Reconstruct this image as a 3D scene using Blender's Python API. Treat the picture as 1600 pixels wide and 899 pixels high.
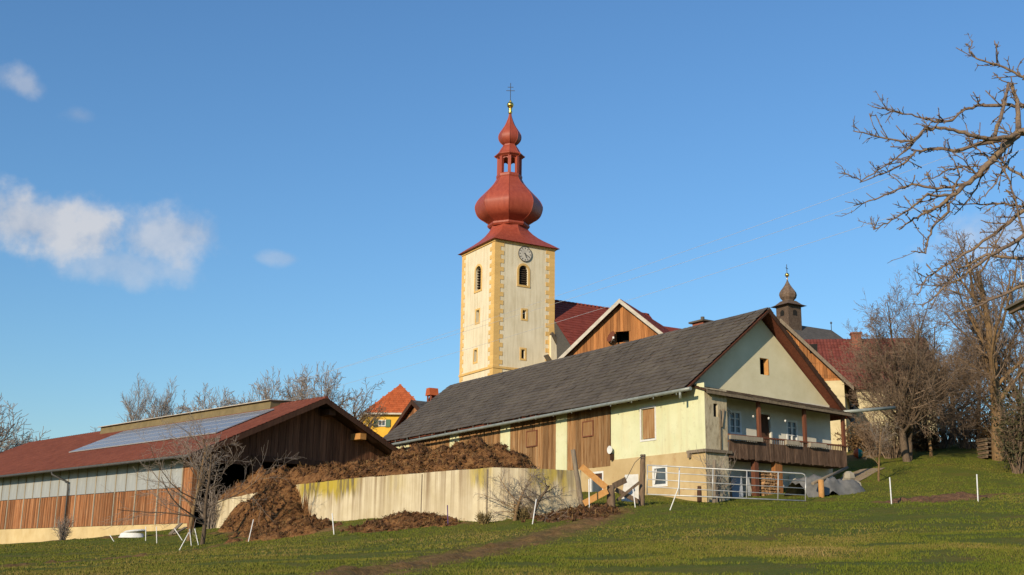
import bpy, math, random
import numpy as np
from math import sin, cos, pi, radians, hypot, atan2, sqrt
from mathutils import Vector, Matrix, Euler

# ------------------------------------------------------------------ camera, sky, sun, exposure
S = bpy.context.scene
for o in list(bpy.data.objects): bpy.data.objects.remove(o)
C = S.collection
FPX, PITCH, ROLL = 1800.0, 13.7, 0.8
SUN_A, SUN_EL = 31.0, 20.0           # sun: degrees left of straight behind the camera, elevation
cd = bpy.data.cameras.new('camera'); cam = bpy.data.objects.new('camera', cd); C.objects.link(cam)
cam.matrix_world = Matrix.Rotation(pi/2+radians(PITCH), 4, 'X') @ Matrix.Rotation(radians(ROLL), 4, 'Z')
cd.sensor_width = 36.0; cd.lens = 36.0*FPX/1600.0; cd.clip_start = 0.1; cd.clip_end = 6000.0
S.camera = cam
S.render.resolution_x, S.render.resolution_y = 1024, 575
S.view_settings.view_transform = 'Standard'; S.view_settings.look = 'None'
S.view_settings.gamma = 1.0; S.view_settings.use_curve_mapping = False
S.view_settings.exposure = 0.0
try: S.render.engine = 'CYCLES'
except Exception: pass

CR = np.array(cam.matrix_world.to_3x3())
def ray(px, py): return CR @ np.array([(px-800)/FPX, -(py-449.5)/FPX, -1.0])
def atY(px, py, Y):
    d = ray(px, py); return Vector(d*Y/d[1])

def nodes(nt): return nt.nodes, nt.links
def N(nt, typ, props=None, **ins):
    n = nt.nodes.new(typ)
    for k, v in (props or {}).items(): setattr(n, k, v)
    for k, v in ins.items():
        s = n.inputs[int(k[1:])] if (k[0] == 'i' and k[1:].isdigit()) else n.inputs[k.replace('_', ' ')]
        if isinstance(v, bpy.types.NodeSocket): nt.links.new(v, s)
        else: s.default_value = v
    return n
def math_(nt, op, a, b=0.0, c=0.0, clamp=False):
    n = N(nt, 'ShaderNodeMath', {'operation': op, 'use_clamp': clamp}, i0=a, i1=b, i2=c); return n.outputs[0]
def mixc(nt, f, a, b, blend='MIX'):
    n = nt.nodes.new('ShaderNodeMix'); n.data_type = 'RGBA'; n.blend_type = blend
    for s, v in ((n.inputs[0], f), (n.inputs[6], a), (n.inputs[7], b)):
        if isinstance(v, bpy.types.NodeSocket): nt.links.new(v, s)
        elif isinstance(v, (tuple, list)): s.default_value = (*v[:3], 1)
        else: s.default_value = v
    return n.outputs[2]
def ramp(nt, f, stops):
    n = nt.nodes.new('ShaderNodeValToRGB'); nt.links.new(f, n.inputs[0])
    e = n.color_ramp.elements
    while len(e) < len(stops): e.new(0.5)
    for el, (p, c) in zip(e, stops):
        el.position = p; el.color = (*c, 1) if isinstance(c, (tuple, list)) else (c, c, c, 1)
    return n.outputs[0]
def smooth(nt, f, lo, hi):
    n = N(nt, 'ShaderNodeMapRange', {'interpolation_type': 'SMOOTHSTEP'}, i0=f, i1=lo, i2=hi); return n.outputs[0]

W = bpy.data.worlds.new('World'); S.world = W; W.use_nodes = True
wt = W.node_tree; wt.nodes.clear()
sky = wt.nodes.new('ShaderNodeTexSky'); sky.sky_type = 'NISHITA'; sky.sun_disc = False
sky.sun_elevation = radians(SUN_EL)
sun_dir = Vector((-sin(radians(SUN_A))*cos(radians(SUN_EL)), -cos(radians(SUN_A))*cos(radians(SUN_EL)), sin(radians(SUN_EL))))
sky.sun_rotation = atan2(sun_dir.x, sun_dir.y)
sky.altitude = 700; sky.air_density = 1.6; sky.dust_density = 0.0; sky.ozone_density = 8.0
tc = wt.nodes.new('ShaderNodeTexCoord')
nz = N(wt, 'ShaderNodeTexNoise', None, Vector=tc.outputs['Generated'], Scale=16.0, Detail=7.0, Roughness=0.55).outputs[0]
nz2 = N(wt, 'ShaderNodeTexNoise', None, Vector=tc.outputs['Generated'], Scale=45.0, Detail=4.0, Roughness=0.55).outputs[0]
def blob(px, py, a, b, dens, tilt=0.0):
    d = Vector(ray(px, py)).normalized()
    t1 = d.cross(Vector((0, 0, 1))).normalized(); t2 = t1.cross(d).normalized()
    c_, s_ = cos(radians(tilt)), sin(radians(tilt))
    t1, t2 = t1*c_+t2*s_, t2*c_-t1*s_
    u = N(wt, 'ShaderNodeVectorMath', {'operation': 'DOT_PRODUCT'}, i0=tc.outputs['Generated'], i1=t1).outputs['Value']
    v = N(wt, 'ShaderNodeVectorMath', {'operation': 'DOT_PRODUCT'}, i0=tc.outputs['Generated'], i1=t2).outputs['Value']
    w = N(wt, 'ShaderNodeVectorMath', {'operation': 'DOT_PRODUCT'}, i0=tc.outputs['Generated'], i1=d).outputs['Value']
    uu = math_(wt, 'POWER', math_(wt, 'ABSOLUTE', math_(wt, 'MULTIPLY', u, 1900.0/a)), 2.0)
    vv = math_(wt, 'POWER', math_(wt, 'ABSOLUTE', math_(wt, 'MULTIPLY', v, 1900.0/b)), 2.0)
    r = math_(wt, 'SQRT', math_(wt, 'ADD', uu, vv))
    f = math_(wt, 'SUBTRACT', 1.0, r)
    f = math_(wt, 'ADD', f, math_(wt, 'MULTIPLY', math_(wt, 'SUBTRACT', nz, 0.5), 2.6))
    f = math_(wt, 'ADD', f, math_(wt, 'MULTIPLY', math_(wt, 'SUBTRACT', nz2, 0.5), 0.9))
    f = smooth(wt, f, 0.0, 0.85)
    f = math_(wt, 'MULTIPLY', f, dens)
    return math_(wt, 'MULTIPLY', f, math_(wt, 'GREATER_THAN', w, 0.0)), v
bl = [blob(70, 352, 190, 62, 1.0, -3), blob(265, 368, 125, 58, 0.75, 8), blob(190, 415, 120, 40, 0.45, 0), blob(40, 134, 55, 26, 0.55, -12),
      blob(122, 180, 42, 18, 0.3, 0), blob(440, 404, 55, 15, 0.35, 0), blob(1560, 365, 120, 50, 0.6, 10), blob(-260, 330, 210, 60, 0.8, 0)]
den = bl[0][0]
for b_ in bl[1:]: den = math_(wt, 'MAXIMUM', den, b_[0])
den = math_(wt, 'MULTIPLY', den, 0.78)
ccol = ramp(wt, nz, [(0.40, (3.0, 3.3, 3.9)), (0.58, (4.9, 4.75, 4.7))])
skys = N(wt, 'ShaderNodeHueSaturation', None, Saturation=1.0, Value=1.0, Color=sky.outputs[0]).outputs[0]
skyc = mixc(wt, den, skys, ccol)
bg = N(wt, 'ShaderNodeBackground', None, Color=skyc, Strength=0.148)
wo = wt.nodes.new('ShaderNodeOutputWorld'); wt.links.new(bg.outputs[0], wo.inputs[0])

sl = bpy.data.lights.new('sun', 'SUN'); sl.energy = 4.9; sl.angle = radians(0.53); sl.color = (1.0, 0.85, 0.62)
so = bpy.data.objects.new('sun', sl); C.objects.link(so); so.location = (-40, -40, 60)
so.rotation_euler = sun_dir.to_track_quat('Z', 'Y').to_euler()

# ------------------------------------------------------------------ mesh builder, tags
rng = random.Random(7)
class MB:
    def __init__(s): s.v = []; s.f = []; s.r = []; s.sm = []
    def add(s, vs, fs, r=None, sm=False):
        b = len(s.v); s.v.extend([tuple(v) for v in vs]); r = rng.random() if r is None else r
        for f in fs: s.f.append(tuple(b+i for i in f)); s.r.append(r); s.sm.append(sm)
        return s
    def box(s, x0, x1, y0, y1, z0, z1, r=None):
        v = [(x, y, z) for z in (z0, z1) for y in (y0, y1) for x in (x0, x1)]
        return s.add(v, [(0, 2, 3, 1), (4, 5, 7, 6), (0, 1, 5, 4), (2, 6, 7, 3), (0, 4, 6, 2), (1, 3, 7, 5)], r)
    def poly(s, vs, r=None): return s.add(vs, [tuple(range(len(vs)))], r)
    def hexa(s, a, b, r=None):                         # two quads (lists of four points) joined
        return s.add(list(a)+list(b), [(3, 2, 1, 0), (4, 5, 6, 7), (0, 1, 5, 4), (1, 2, 6, 5), (2, 3, 7, 6), (3, 0, 4, 7)], r)
    def prism(s, pts, off, r=None):                    # polygon extruded by a vector
        n = len(pts); off = Vector(off); a = [Vector(p) for p in pts]; b = [p+off for p in a]
        return s.add(a+b, [tuple(range(n))[::-1], tuple(range(n, 2*n))]+[(i, (i+1) % n, n+(i+1) % n, n+i) for i in range(n)], r)
    def beam(s, a, b, w, h, up=(0, 0, 1), r=None):
        a = Vector(a); b = Vector(b); d = (b-a).normalized(); sd = d.cross(Vector(up))
        if sd.length < 1e-4: sd = d.cross(Vector((1, 0, 0)))
        sd.normalize(); u = sd.cross(d); sd *= w/2; u *= h/2
        return s.hexa([a-sd-u, a+sd-u, a+sd+u, a-sd+u], [b-sd-u, b+sd-u, b+sd+u, b-sd+u], r)
    def tube(s, pts, rad, n=6, cap=True, r=None):
        pts = [Vector(p) for p in pts]; m = len(pts)
        if not isinstance(rad, (list, tuple)): rad = [rad]*m
        vs = []; prev = None
        for i, p in enumerate(pts):
            d = pts[min(i+1, m-1)]-pts[max(i-1, 0)]
            if d.length < 1e-9: d = Vector((0, 0, 1))
            d.normalize()
            if prev is None:
                a = d.cross(Vector((0, 0, 1)))
                if a.length < 0.05: a = d.cross(Vector((1, 0, 0)))
            else: a = prev-d*prev.dot(d)
            a.normalize(); prev = a; b = d.cross(a)
            for k in range(n):
                t = 2*pi*k/n; vs.append(p+(a*cos(t)+b*sin(t))*rad[i])
        fs = [(i*n+k, i*n+(k+1) % n, (i+1)*n+(k+1) % n, (i+1)*n+k) for i in range(m-1) for k in range(n)]
        s.add(vs, fs, r, True)
        if cap: s.add([], [], 0); b0 = len(s.v)-m*n; s.f += [tuple(b0+k for k in range(n))[::-1], tuple(b0+(m-1)*n+k for k in range(n))]; s.r += [0.5, 0.5]; s.sm += [False, False]
        return s
    def lathe(s, prof, n, cx=0, cy=0, ph=0.0, sm=False, r=None):   # prof: (radius, z) bottom to top
        vs = [(cx+R*cos(ph+2*pi*k/n), cy+R*sin(ph+2*pi*k/n), z) for R, z in prof for k in range(n)]
        m = len(prof)
        fs = [(i*n+k, i*n+(k+1) % n, (i+1)*n+(k+1) % n, (i+1)*n+k) for i in range(m-1) for k in range(n)]
        fs += [tuple(range(n))[::-1], tuple((m-1)*n+k for k in range(n))]
        return s.add(vs, fs, r, sm)
    def mesh(s, name):
        me = bpy.data.meshes.new(name); me.from_pydata([tuple(v) for v in s.v], [], s.f)
        a = me.attributes.new('rnd', 'FLOAT', 'FACE'); a.data.foreach_set('value', s.r)
        if any(s.sm): me.polygons.foreach_set('use_smooth', s.sm)
        me.update(); return me
def obj(name, mb, m, parent=None, loc=None):
    me = mb.mesh(name) if isinstance(mb, MB) else mb
    if m is not None and not me.materials: me.materials.append(m)
    o = bpy.data.objects.new(name, me); C.objects.link(o)
    if parent is not None: o.parent = parent
    if loc is not None: o.location = loc
    return o
def tag(o, label, cat, group=None):
    o['label'] = label; o['category'] = cat
    if group: o['group'] = group
    return o
def struct(o): o['kind'] = 'structure'; return o
def stuff(o): o['kind'] = 'stuff'; return o
def thing(name, label, cat, loc=(0, 0, 0), rz=0.0, group=None):
    o = bpy.data.objects.new(name, None); C.objects.link(o); o.location = loc; o.rotation_euler = (0, 0, rz)
    o.empty_display_size = 0.3
    return tag(o, label, cat, group)
class Frame:                                              # local X runs along azimuth al, local Y along al-90, Z up
    def __init__(s, P, al):
        s.P = Vector(P); a = radians(al); s.X = Vector((sin(a), cos(a), 0)); s.Y = Vector((-cos(a), sin(a), 0)); s.rz = pi/2-a
    def L(s, w): d = Vector(w)-s.P; return Vector((d.dot(s.X), d.dot(s.Y), d.z))
    def W(s, x, y, z): return s.P+s.X*x+s.Y*y+Vector((0, 0, z))
    def onx(s, px, py, x=0.0): d = Vector(ray(px, py)); return s.L(d*((x+s.P.dot(s.X))/d.dot(s.X)))
    def ony(s, px, py, y=0.0): d = Vector(ray(px, py)); return s.L(d*((y+s.P.dot(s.Y))/d.dot(s.Y)))
    def thing(s, name, label, cat, group=None): return thing(name, label, cat, s.P, s.rz, group)

# ------------------------------------------------------------------ materials
def new_mat(name):
    m = bpy.data.materials.new(name); m.use_nodes = True; nt = m.node_tree; nt.nodes.clear()
    out = nt.nodes.new('ShaderNodeOutputMaterial'); p = nt.nodes.new('ShaderNodeBsdfPrincipled'); nt.links.new(p.outputs[0], out.inputs[0])
    return m, nt, p
def coords(nt, stretch=(1, 1, 1), coord='Object'):
    t = nt.nodes.new('ShaderNodeTexCoord')
    return N(nt, 'ShaderNodeMapping', None, Vector=t.outputs[coord], Scale=stretch).outputs[0]
def noise(nt, vec, scale, detail=5.0, rough=0.6): return N(nt, 'ShaderNodeTexNoise', None, Vector=vec, Scale=scale, Detail=detail, Roughness=rough).outputs[0]
def attr(nt, name): return N(nt, 'ShaderNodeAttribute', {'attribute_name': name}).outputs['Fac']
def finish(nt, p, col, rough=0.85, bump=None, bstr=0.3, bdist=0.02, spec=0.3, metal=0.0):
    nt.links.new(col, p.inputs['Base Color']) if isinstance(col, bpy.types.NodeSocket) else setattr(p.inputs['Base Color'], 'default_value', (*col, 1))
    if isinstance(rough, bpy.types.NodeSocket): nt.links.new(rough, p.inputs['Roughness'])
    else: p.inputs['Roughness'].default_value = rough
    p.inputs['Specular IOR Level'].default_value = spec; p.inputs['Metallic'].default_value = metal
    if bump is not None:
        b = N(nt, 'ShaderNodeBump', None, Strength=bstr, Distance=bdist, Height=bump); nt.links.new(b.outputs[0], p.inputs['Normal'])
MATS = {}
def mat(name, c1, c2, scale=4.0, stretch=(1, 1, 1), rough=0.85, bstr=0.3, bscale=None, bdist=0.02, rnd=0.25, spec=0.25, metal=0.0, c3=None, big=0.0, lo=0.32, hi=0.68):
    m, nt, p = new_mat(name); v = coords(nt, stretch)
    n1 = noise(nt, v, scale, 6.0, 0.65)
    stops = [(lo, c1), (hi, c2)] if c3 is None else [(lo, c1), (0.5, c2), (hi+0.04, c3)]
    col = ramp(nt, n1, stops)
    if big:
        nb = noise(nt, coords(nt), 0.35, 3.0, 0.5)
        col = mixc(nt, 1.0, col, ramp(nt, nb, [(0.3, 1.0-big), (0.7, 1.0)]), 'MULTIPLY')
    if rnd:
        a = attr(nt, 'rnd'); oi = nt.nodes.new('ShaderNodeObjectInfo').outputs['Random']
        k = math_(nt, 'FRACT', math_(nt, 'ADD', a, oi))
        col = mixc(nt, 1.0, col, ramp(nt, k, [(0.0, 1.0-rnd), (1.0, 1.0)]), 'MULTIPLY')
    finish(nt, p, col, rough, noise(nt, v, bscale or scale*3, 4.0) if bstr else None, bstr, bdist, spec, metal)
    MATS[name] = m; return m

mat('dome_red', (0.30, 0.055, 0.030), (0.40, 0.084, 0.045), 1.6, (2.2, 2.2, .35), 0.48, 0.10, 5.0, rnd=0.06, spec=0.35, big=0.12)
mat('tower_trim', (0.66, 0.40, 0.125), (0.76, 0.50, 0.19), 2.0, rough=0.9, bstr=0.15, rnd=0.12)
mat('gold', (0.75, 0.48, 0.10), (0.85, 0.58, 0.15), 3.0, rough=0.28, bstr=0, rnd=0, metal=1.0)
mat('iron', (0.05, 0.05, 0.05), (0.09, 0.085, 0.08), 8.0, rough=0.6, bstr=0.1, rnd=0)
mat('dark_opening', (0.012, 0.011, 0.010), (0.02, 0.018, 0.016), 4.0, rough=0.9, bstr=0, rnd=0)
mat('louvre', (0.045, 0.032, 0.022), (0.08, 0.055, 0.035), 6.0, rough=0.8, rnd=0.3)
mat('dial', (0.42, 0.39, 0.34), (0.66, 0.60, 0.50), 2.2, rough=0.8, bstr=0.05, rnd=0)
mat('slate', (0.092, 0.074, 0.056), (0.128, 0.104, 0.079), 1.6, rough=0.72, rnd=0.15, big=0.22, bstr=0.2, c3=(0.16, 0.135, 0.095), hi=.78)
mat('slate_old', (0.075, 0.068, 0.060), (0.13, 0.115, 0.10), 3.0, rough=0.8, rnd=0.30)
mat('tile_barn', (0.19, 0.055, 0.032), (0.255, 0.080, 0.046), 1.5, rough=0.8, rnd=0.22, big=0.12)
mat('tile_church', (0.19, 0.035, 0.022), (0.25, 0.055, 0.035), 1.2, rough=0.75, rnd=0.18)
mat('tile_orange', (0.40, 0.090, 0.028), (0.50, 0.125, 0.042), 1.5, rough=0.8, rnd=0.22)
mat('tile_brown', (0.15, 0.036, 0.026), (0.21, 0.058, 0.042), 1.5, rough=0.8, rnd=0.25)
mat('shingle', (0.10, 0.065, 0.045), (0.20, 0.14, 0.10), 5.0, rough=0.8, rnd=0.35)
mat('shingle_pale', (0.16, 0.12, 0.08), (0.30, 0.23, 0.155), 2.0, (9, 3, 3), rough=0.85, rnd=0.2, bstr=0.8)
WG = (9, 9, 0.5)
mat('wood_orange', (0.29, 0.100, 0.028), (0.54, 0.235, 0.078), 1.6, WG, 0.8, 0.4, rnd=0.45)
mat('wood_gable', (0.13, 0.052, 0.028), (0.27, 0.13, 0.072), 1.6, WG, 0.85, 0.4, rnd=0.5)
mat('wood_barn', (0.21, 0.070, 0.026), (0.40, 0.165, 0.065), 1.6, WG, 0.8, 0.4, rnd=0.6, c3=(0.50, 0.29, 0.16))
mat('wood_dark', (0.060, 0.026, 0.015), (0.125, 0.060, 0.034), 1.6, WG, 0.85, 0.4, rnd=0.5)
mat('wood_weathered', (0.17, 0.075, 0.027), (0.36, 0.19, 0.078), 1.5, WG, 0.85, 0.5, rnd=0.45, c3=(0.42, 0.28, 0.15))
mat('wood_grey', (0.16, 0.12, 0.085), (0.30, 0.24, 0.17), 3.0, (6, 6, .8), 0.9, 0.6, rnd=0.3)
mat('wood_pale', (0.30, 0.25, 0.18), (0.44, 0.38, 0.29), 3.0, (6, 6, .8), 0.85, 0.3, rnd=0.25)
mat('wood_post', (0.12, 0.078, 0.048), (0.29, 0.195, 0.125), 3.0, (6, 6, .8), 0.9, 0.7, rnd=0.3)
mat('wood_rail', (0.085, 0.046, 0.028), (0.22, 0.135, 0.088), 2.5, (6, 6, .8), 0.85, 0.5, rnd=0.5)
mat('wood_new_lit', (0.48, 0.22, 0.065), (0.60, 0.32, 0.11), 3.0, (3, 3, 3), 0.8, 0.2, rnd=0.2)  # new planks; also carries painted sunlight on a purlin end and the attic jamb
mat('wood_red', (0.14, 0.048, 0.026), (0.24, 0.090, 0.048), 2.0, (6, 6, .8), 0.75, 0.3, rnd=0.3)
mat('soffit', (0.11, 0.034, 0.020), (0.20, 0.065, 0.036), 2.5, (4, 4, 4), 0.8, 0.3, rnd=0.35)
mat('verge_white', (0.42, 0.37, 0.30), (0.60, 0.54, 0.45), 3.0, rough=0.8, rnd=0.15)
mat('gutter', (0.20, 0.22, 0.20), (0.30, 0.32, 0.29), 4.0, rough=0.5, bstr=0.05, rnd=0, spec=0.4, metal=0.2)
mat('galvanised', (0.36, 0.35, 0.33), (0.56, 0.55, 0.52), 3.0, rough=0.45, bstr=0.03, rnd=0, metal=0.35)
mat('panel_alu', (0.40, 0.40, 0.41), (0.52, 0.52, 0.53), 6.0, rough=0.4, bstr=0, rnd=0, metal=0.3)
mat('polycarbonate', (0.30, 0.31, 0.31), (0.40, 0.41, 0.41), 1.0, (5, 5, .5), 0.4, 0.05, rnd=0.15, spec=0.4)
mat('white_paint', (0.62, 0.60, 0.55), (0.76, 0.74, 0.69), 5.0, rough=0.7, bstr=0.05, rnd=0.1)
mat('white_plastic', (0.60, 0.59, 0.56), (0.76, 0.75, 0.72), 3.0, rough=0.5, bstr=0, rnd=0)
mat('purple_plastic', (0.06, 0.025, 0.10), (0.09, 0.04, 0.15), 3.0, rough=0.5, bstr=0, rnd=0)
mat('glass', (0.05, 0.065, 0.075), (0.10, 0.12, 0.135), 1.0, rough=0.08, bstr=0, rnd=0.2, spec=0.6)
mat('curtain', (0.42, 0.43, 0.44), (0.55, 0.55, 0.55), 3.0, (12, 12, 1), rough=0.25, bstr=0, rnd=0.1, spec=0.5)
mat('yellow_plaster', (0.64, 0.36, 0.035), (0.74, 0.44, 0.055), 1.5, rough=0.9, bstr=0.1, rnd=0)
mat('cream_plaster', (0.52, 0.43, 0.24), (0.66, 0.55, 0.33), 1.5, rough=0.9, bstr=0.15, rnd=0)
mat('gable_plaster', (0.60, 0.54, 0.35), (0.70, 0.64, 0.45), 0.9, rough=0.92, bstr=0.15, rnd=0, big=0.1)
mat('white_plaster', (0.62, 0.58, 0.48), (0.74, 0.70, 0.60), 1.4, rough=0.92, bstr=0.15, rnd=0, big=0.15)
mat('roughcast', (0.24, 0.19, 0.12), (0.44, 0.37, 0.25), 5.0, (1, 1, .45), 0.95, 0.8, 14.0, rnd=0, c3=(0.50, 0.43, 0.30))
mat('shutter_green', (0.06, 0.12, 0.075), (0.10, 0.18, 0.11), 4.0, rough=0.7, rnd=0.1)
mat('brick_red', (0.26, 0.075, 0.045), (0.36, 0.12, 0.07), 5.0, rough=0.9, rnd=0.2)
mat('ochre_base', (0.58, 0.42, 0.20), (0.70, 0.54, 0.29), 1.2, rough=0.92, bstr=0.2, rnd=0, big=0.2)
mat('vent_olive', (0.15, 0.115, 0.055), (0.21, 0.16, 0.08), 2.0, rough=0.7, bstr=0.05, rnd=0)
mat('bark', (0.085, 0.060, 0.040), (0.19, 0.135, 0.092), 9.0, (3, 3, 1), 0.95, 0.6, rnd=0.2)
mat('bark_orange', (0.13, 0.080, 0.042), (0.30, 0.185, 0.085), 6.0, (2, 2, 1), 0.95, 0.6, rnd=0.2)
mat('bark_pear', (0.10, 0.070, 0.055), (0.22, 0.155, 0.115), 14.0, (1, 1, 1), 0.95, 0.8, rnd=0.15, c3=(0.30, 0.19, 0.06), hi=0.72)
mat('twig', (0.19, 0.130, 0.088), (0.33, 0.23, 0.155), 5.0, rough=0.9, bstr=0, rnd=0.3)
mat('twig_grey', (0.26, 0.205, 0.165), (0.42, 0.34, 0.275), 5.0, rough=0.9, bstr=0, rnd=0.3)
mat('manure', (0.070, 0.029, 0.010), (0.19, 0.086, 0.030), 5.0, rough=0.95, bstr=1.0, bscale=16.0, bdist=0.08, rnd=0, c3=(0.29, 0.155, 0.058))
mat('earth', (0.085, 0.042, 0.021), (0.22, 0.118, 0.060), 5.0, rough=0.95, bstr=1.0, bscale=16.0, bdist=0.08, rnd=0)
mat('tarp', (0.10, 0.098, 0.092), (0.20, 0.19, 0.175), 2.0, rough=0.6, bstr=0.3, rnd=0)
mat('stone', (0.28, 0.24, 0.18), (0.48, 0.42, 0.32), 3.0, rough=0.9, bstr=0.6, rnd=0.25)
mat('log_end', (0.38, 0.20, 0.085), (0.56, 0.34, 0.17), 9.0, rough=0.9, rnd=0.55)
mat('blue_paint', (0.20, 0.22, 0.25), (0.30, 0.32, 0.35), 4.0, rough=0.6, rnd=0.1)
mat('teal', (0.03, 0.26, 0.25), (0.05, 0.34, 0.32), 4.0, rough=0.5, bstr=0, rnd=0)
mat('toy_orange', (0.60, 0.10, 0.03), (0.70, 0.14, 0.04), 4.0, rough=0.5, bstr=0, rnd=0)
mat('red_paint', (0.50, 0.03, 0.03), (0.60, 0.05, 0.04), 4.0, rough=0.5, bstr=0, rnd=0)
mat('wire', (0.45, 0.46, 0.48), (0.55, 0.56, 0.58), 4.0, rough=0.5, bstr=0, rnd=0)
mat('evergreen', (0.050, 0.048, 0.020), (0.11, 0.095, 0.042), 3.0, rough=0.85, bstr=0, rnd=0.5)
mat('undergrowth', (0.12, 0.070, 0.030), (0.26, 0.155, 0.070), 2.0, rough=0.95, bstr=0, rnd=0.5)
mat('dry_grass', (0.20, 0.14, 0.055), (0.34, 0.25, 0.11), 2.0, rough=0.95, bstr=0, rnd=0.4)
mat('path_gravel', (0.24, 0.175, 0.11), (0.36, 0.27, 0.175), 6.0, rough=0.95, bstr=0.6, rnd=0)

def tower_plaster():
    m, nt, p = new_mat('tower_plaster'); v = coords(nt)
    c = ramp(nt, noise(nt, v, 0.7, 6, 0.6), [(0.3, (0.70, 0.605, 0.42)), (0.7, (0.79, 0.69, 0.50))])
    st = noise(nt, coords(nt, (3, 3, .25)), 1.2, 5, 0.6)
    c = mixc(nt, 1.0, c, ramp(nt, st, [(0.3, (0.80, 0.77, 0.71)), (0.58, (1, 1, 1))]), 'MULTIPLY')
    finish(nt, p, c, 0.93, noise(nt, v, 9, 4), 0.15, 0.02); return m
MATS['tower_plaster'] = tower_plaster()
def house_plaster():                                       # lime green wash, stained at the top and near the bottom
    m, nt, p = new_mat('house_plaster'); v = coords(nt)
    c = ramp(nt, noise(nt, v, 0.8, 6, 0.6), [(0.3, (0.60, 0.60, 0.36)), (0.7, (0.69, 0.68, 0.44))])
    st = noise(nt, coords(nt, (1.2, 1.2, .5)), 1.1, 6, 0.65)
    c = mixc(nt, ramp(nt, st, [(0.48, 0.0), (0.72, 0.55)]), c, (0.62, 0.52, 0.28))
    c = mixc(nt, ramp(nt, noise(nt, v, 3.5, 6, 0.7), [(0.56, 0.0), (0.72, 0.5)]), c, (0.42, 0.36, 0.22))
    c = mixc(nt, ramp(nt, noise(nt, coords(nt, (2.5, 2.5, .12)), 1.6, 5, 0.65), [(0.52, 0.0), (0.75, 0.4)]), c, (0.46, 0.42, 0.26))
    finish(nt, p, c, 0.93, noise(nt, v, 9, 4), 0.2, 0.02); return m
MATS['house_plaster'] = house_plaster()
def base_plaster():
    m, nt, p = new_mat('base_plaster'); v = coords(nt)
    c = ramp(nt, noise(nt, v, 0.9, 6, 0.6), [(0.3, (0.44, 0.31, 0.145)), (0.7, (0.56, 0.42, 0.225))])
    c = mixc(nt, ramp(nt, noise(nt, v, 2.2, 6, 0.7), [(0.58, 0.0), (0.7, 0.6)]), c, (0.36, 0.19, 0.09))
    finish(nt, p, c, 0.93, noise(nt, v, 9, 4), 0.25, 0.02); return m
MATS['base_plaster'] = base_plaster()
def concrete():
    m, nt, p = new_mat('concrete_stained'); v = coords(nt)
    c = ramp(nt, noise(nt, v, 1.2, 6, 0.6), [(0.3, (0.52, 0.43, 0.27)), (0.7, (0.64, 0.55, 0.38))])
    st = noise(nt, coords(nt, (3.2, 3.2, .05)), 1.0, 6, 0.7)
    zz = N(nt, 'ShaderNodeSeparateXYZ', None, i0=coords(nt)).outputs[2]   # z = 0 at the wall top
    up = smooth(nt, zz, -2.3, -0.1)
    k = math_(nt, 'MULTIPLY', ramp(nt, st, [(0.45, 0.0), (0.64, 1.0)]), math_(nt, 'MULTIPLY_ADD', up, 0.5, 0.38))
    c = mixc(nt, k, c, (0.20, 0.125, 0.065))
    li = attr(nt, 'lich')
    ed = math_(nt, 'ADD', zz, math_(nt, 'MULTIPLY', math_(nt, 'SUBTRACT', noise(nt, coords(nt, (3, 3, .12)), 1.3, 4), 0.5), 2.2))
    lf = math_(nt, 'MULTIPLY', smooth(nt, ed, -1.15, -0.6), li, clamp=True)
    c = mixc(nt, math_(nt, 'MULTIPLY', lf, 0.92), c, ramp(nt, noise(nt, coords(nt, (3, 3, .5)), 1.1, 5), [(0.46, (0.42, 0.31, 0.025)), (0.60, (0.13, 0.10, 0.045))]))
    finish(nt, p, c, 0.93, noise(nt, v, 8, 4), 0.25, 0.02); return m
MATS['concrete_stained'] = concrete()
def solar():
    m, nt, p = new_mat('solar_cells')
    t = nt.nodes.new('ShaderNodeTexCoord').outputs['Object']
    br = nt.nodes.new('ShaderNodeTexBrick'); nt.links.new(t, br.inputs['Vector']); br.offset = 0
    for k, x in (('Scale', 1.0), ('Mortar Size', 0.008), ('Brick Width', 0.16), ('Row Height', 0.16)): br.inputs[k].default_value = x
    br.inputs['Color1'].default_value = (0.18, 0.18, 0.185, 1); br.inputs['Color2'].default_value = (0.195, 0.195, 0.20, 1); br.inputs['Mortar'].default_value = (0.24, 0.24, 0.245, 1)
    finish(nt, p, br.outputs[0], 0.22, None, spec=0.6); return m
MATS['solar_cells'] = solar()
def ground_mat():
    m, nt, p = new_mat('meadow'); v = coords(nt)
    c = ramp(nt, noise(nt, v, 0.55, 7, 0.65), [(0.28, (0.150, 0.100, 0.026)), (0.42, (0.130, 0.124, 0.020)), (0.60, (0.096, 0.120, 0.015)), (0.8, (0.150, 0.130, 0.030))])
    c = mixc(nt, ramp(nt, noise(nt, v, 7.0, 6, 0.7), [(0.50, 0.0), (0.72, 0.55)]), c, (0.21, 0.145, 0.058))
    c = mixc(nt, 1.0, c, ramp(nt, noise(nt, v, 26.0, 3, 0.6), [(0.3, 0.72), (0.65, 1.12)]), 'MULTIPLY')
    md = math_(nt, 'ADD', attr(nt, 'mud'), math_(nt, 'MULTIPLY', math_(nt, 'SUBTRACT', noise(nt, v, 2.2, 6, 0.7), 0.5), 1.5))
    c = mixc(nt, math_(nt, 'MULTIPLY', smooth(nt, md, 0.30, 1.0), 0.85), c, ramp(nt, noise(nt, v, 6.0, 5, 0.7), [(0.3, (0.115, 0.056, 0.024)), (0.7, (0.27, 0.150, 0.066))]))
    finish(nt, p, c, 0.95, math_(nt, 'ADD', noise(nt, v, 14.0, 5, 0.7), math_(nt, 'MULTIPLY', noise(nt, v, 2.0, 4), 1.5)), 0.7, 0.05, spec=0.1); return m
MATS['meadow'] = ground_mat()
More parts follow.
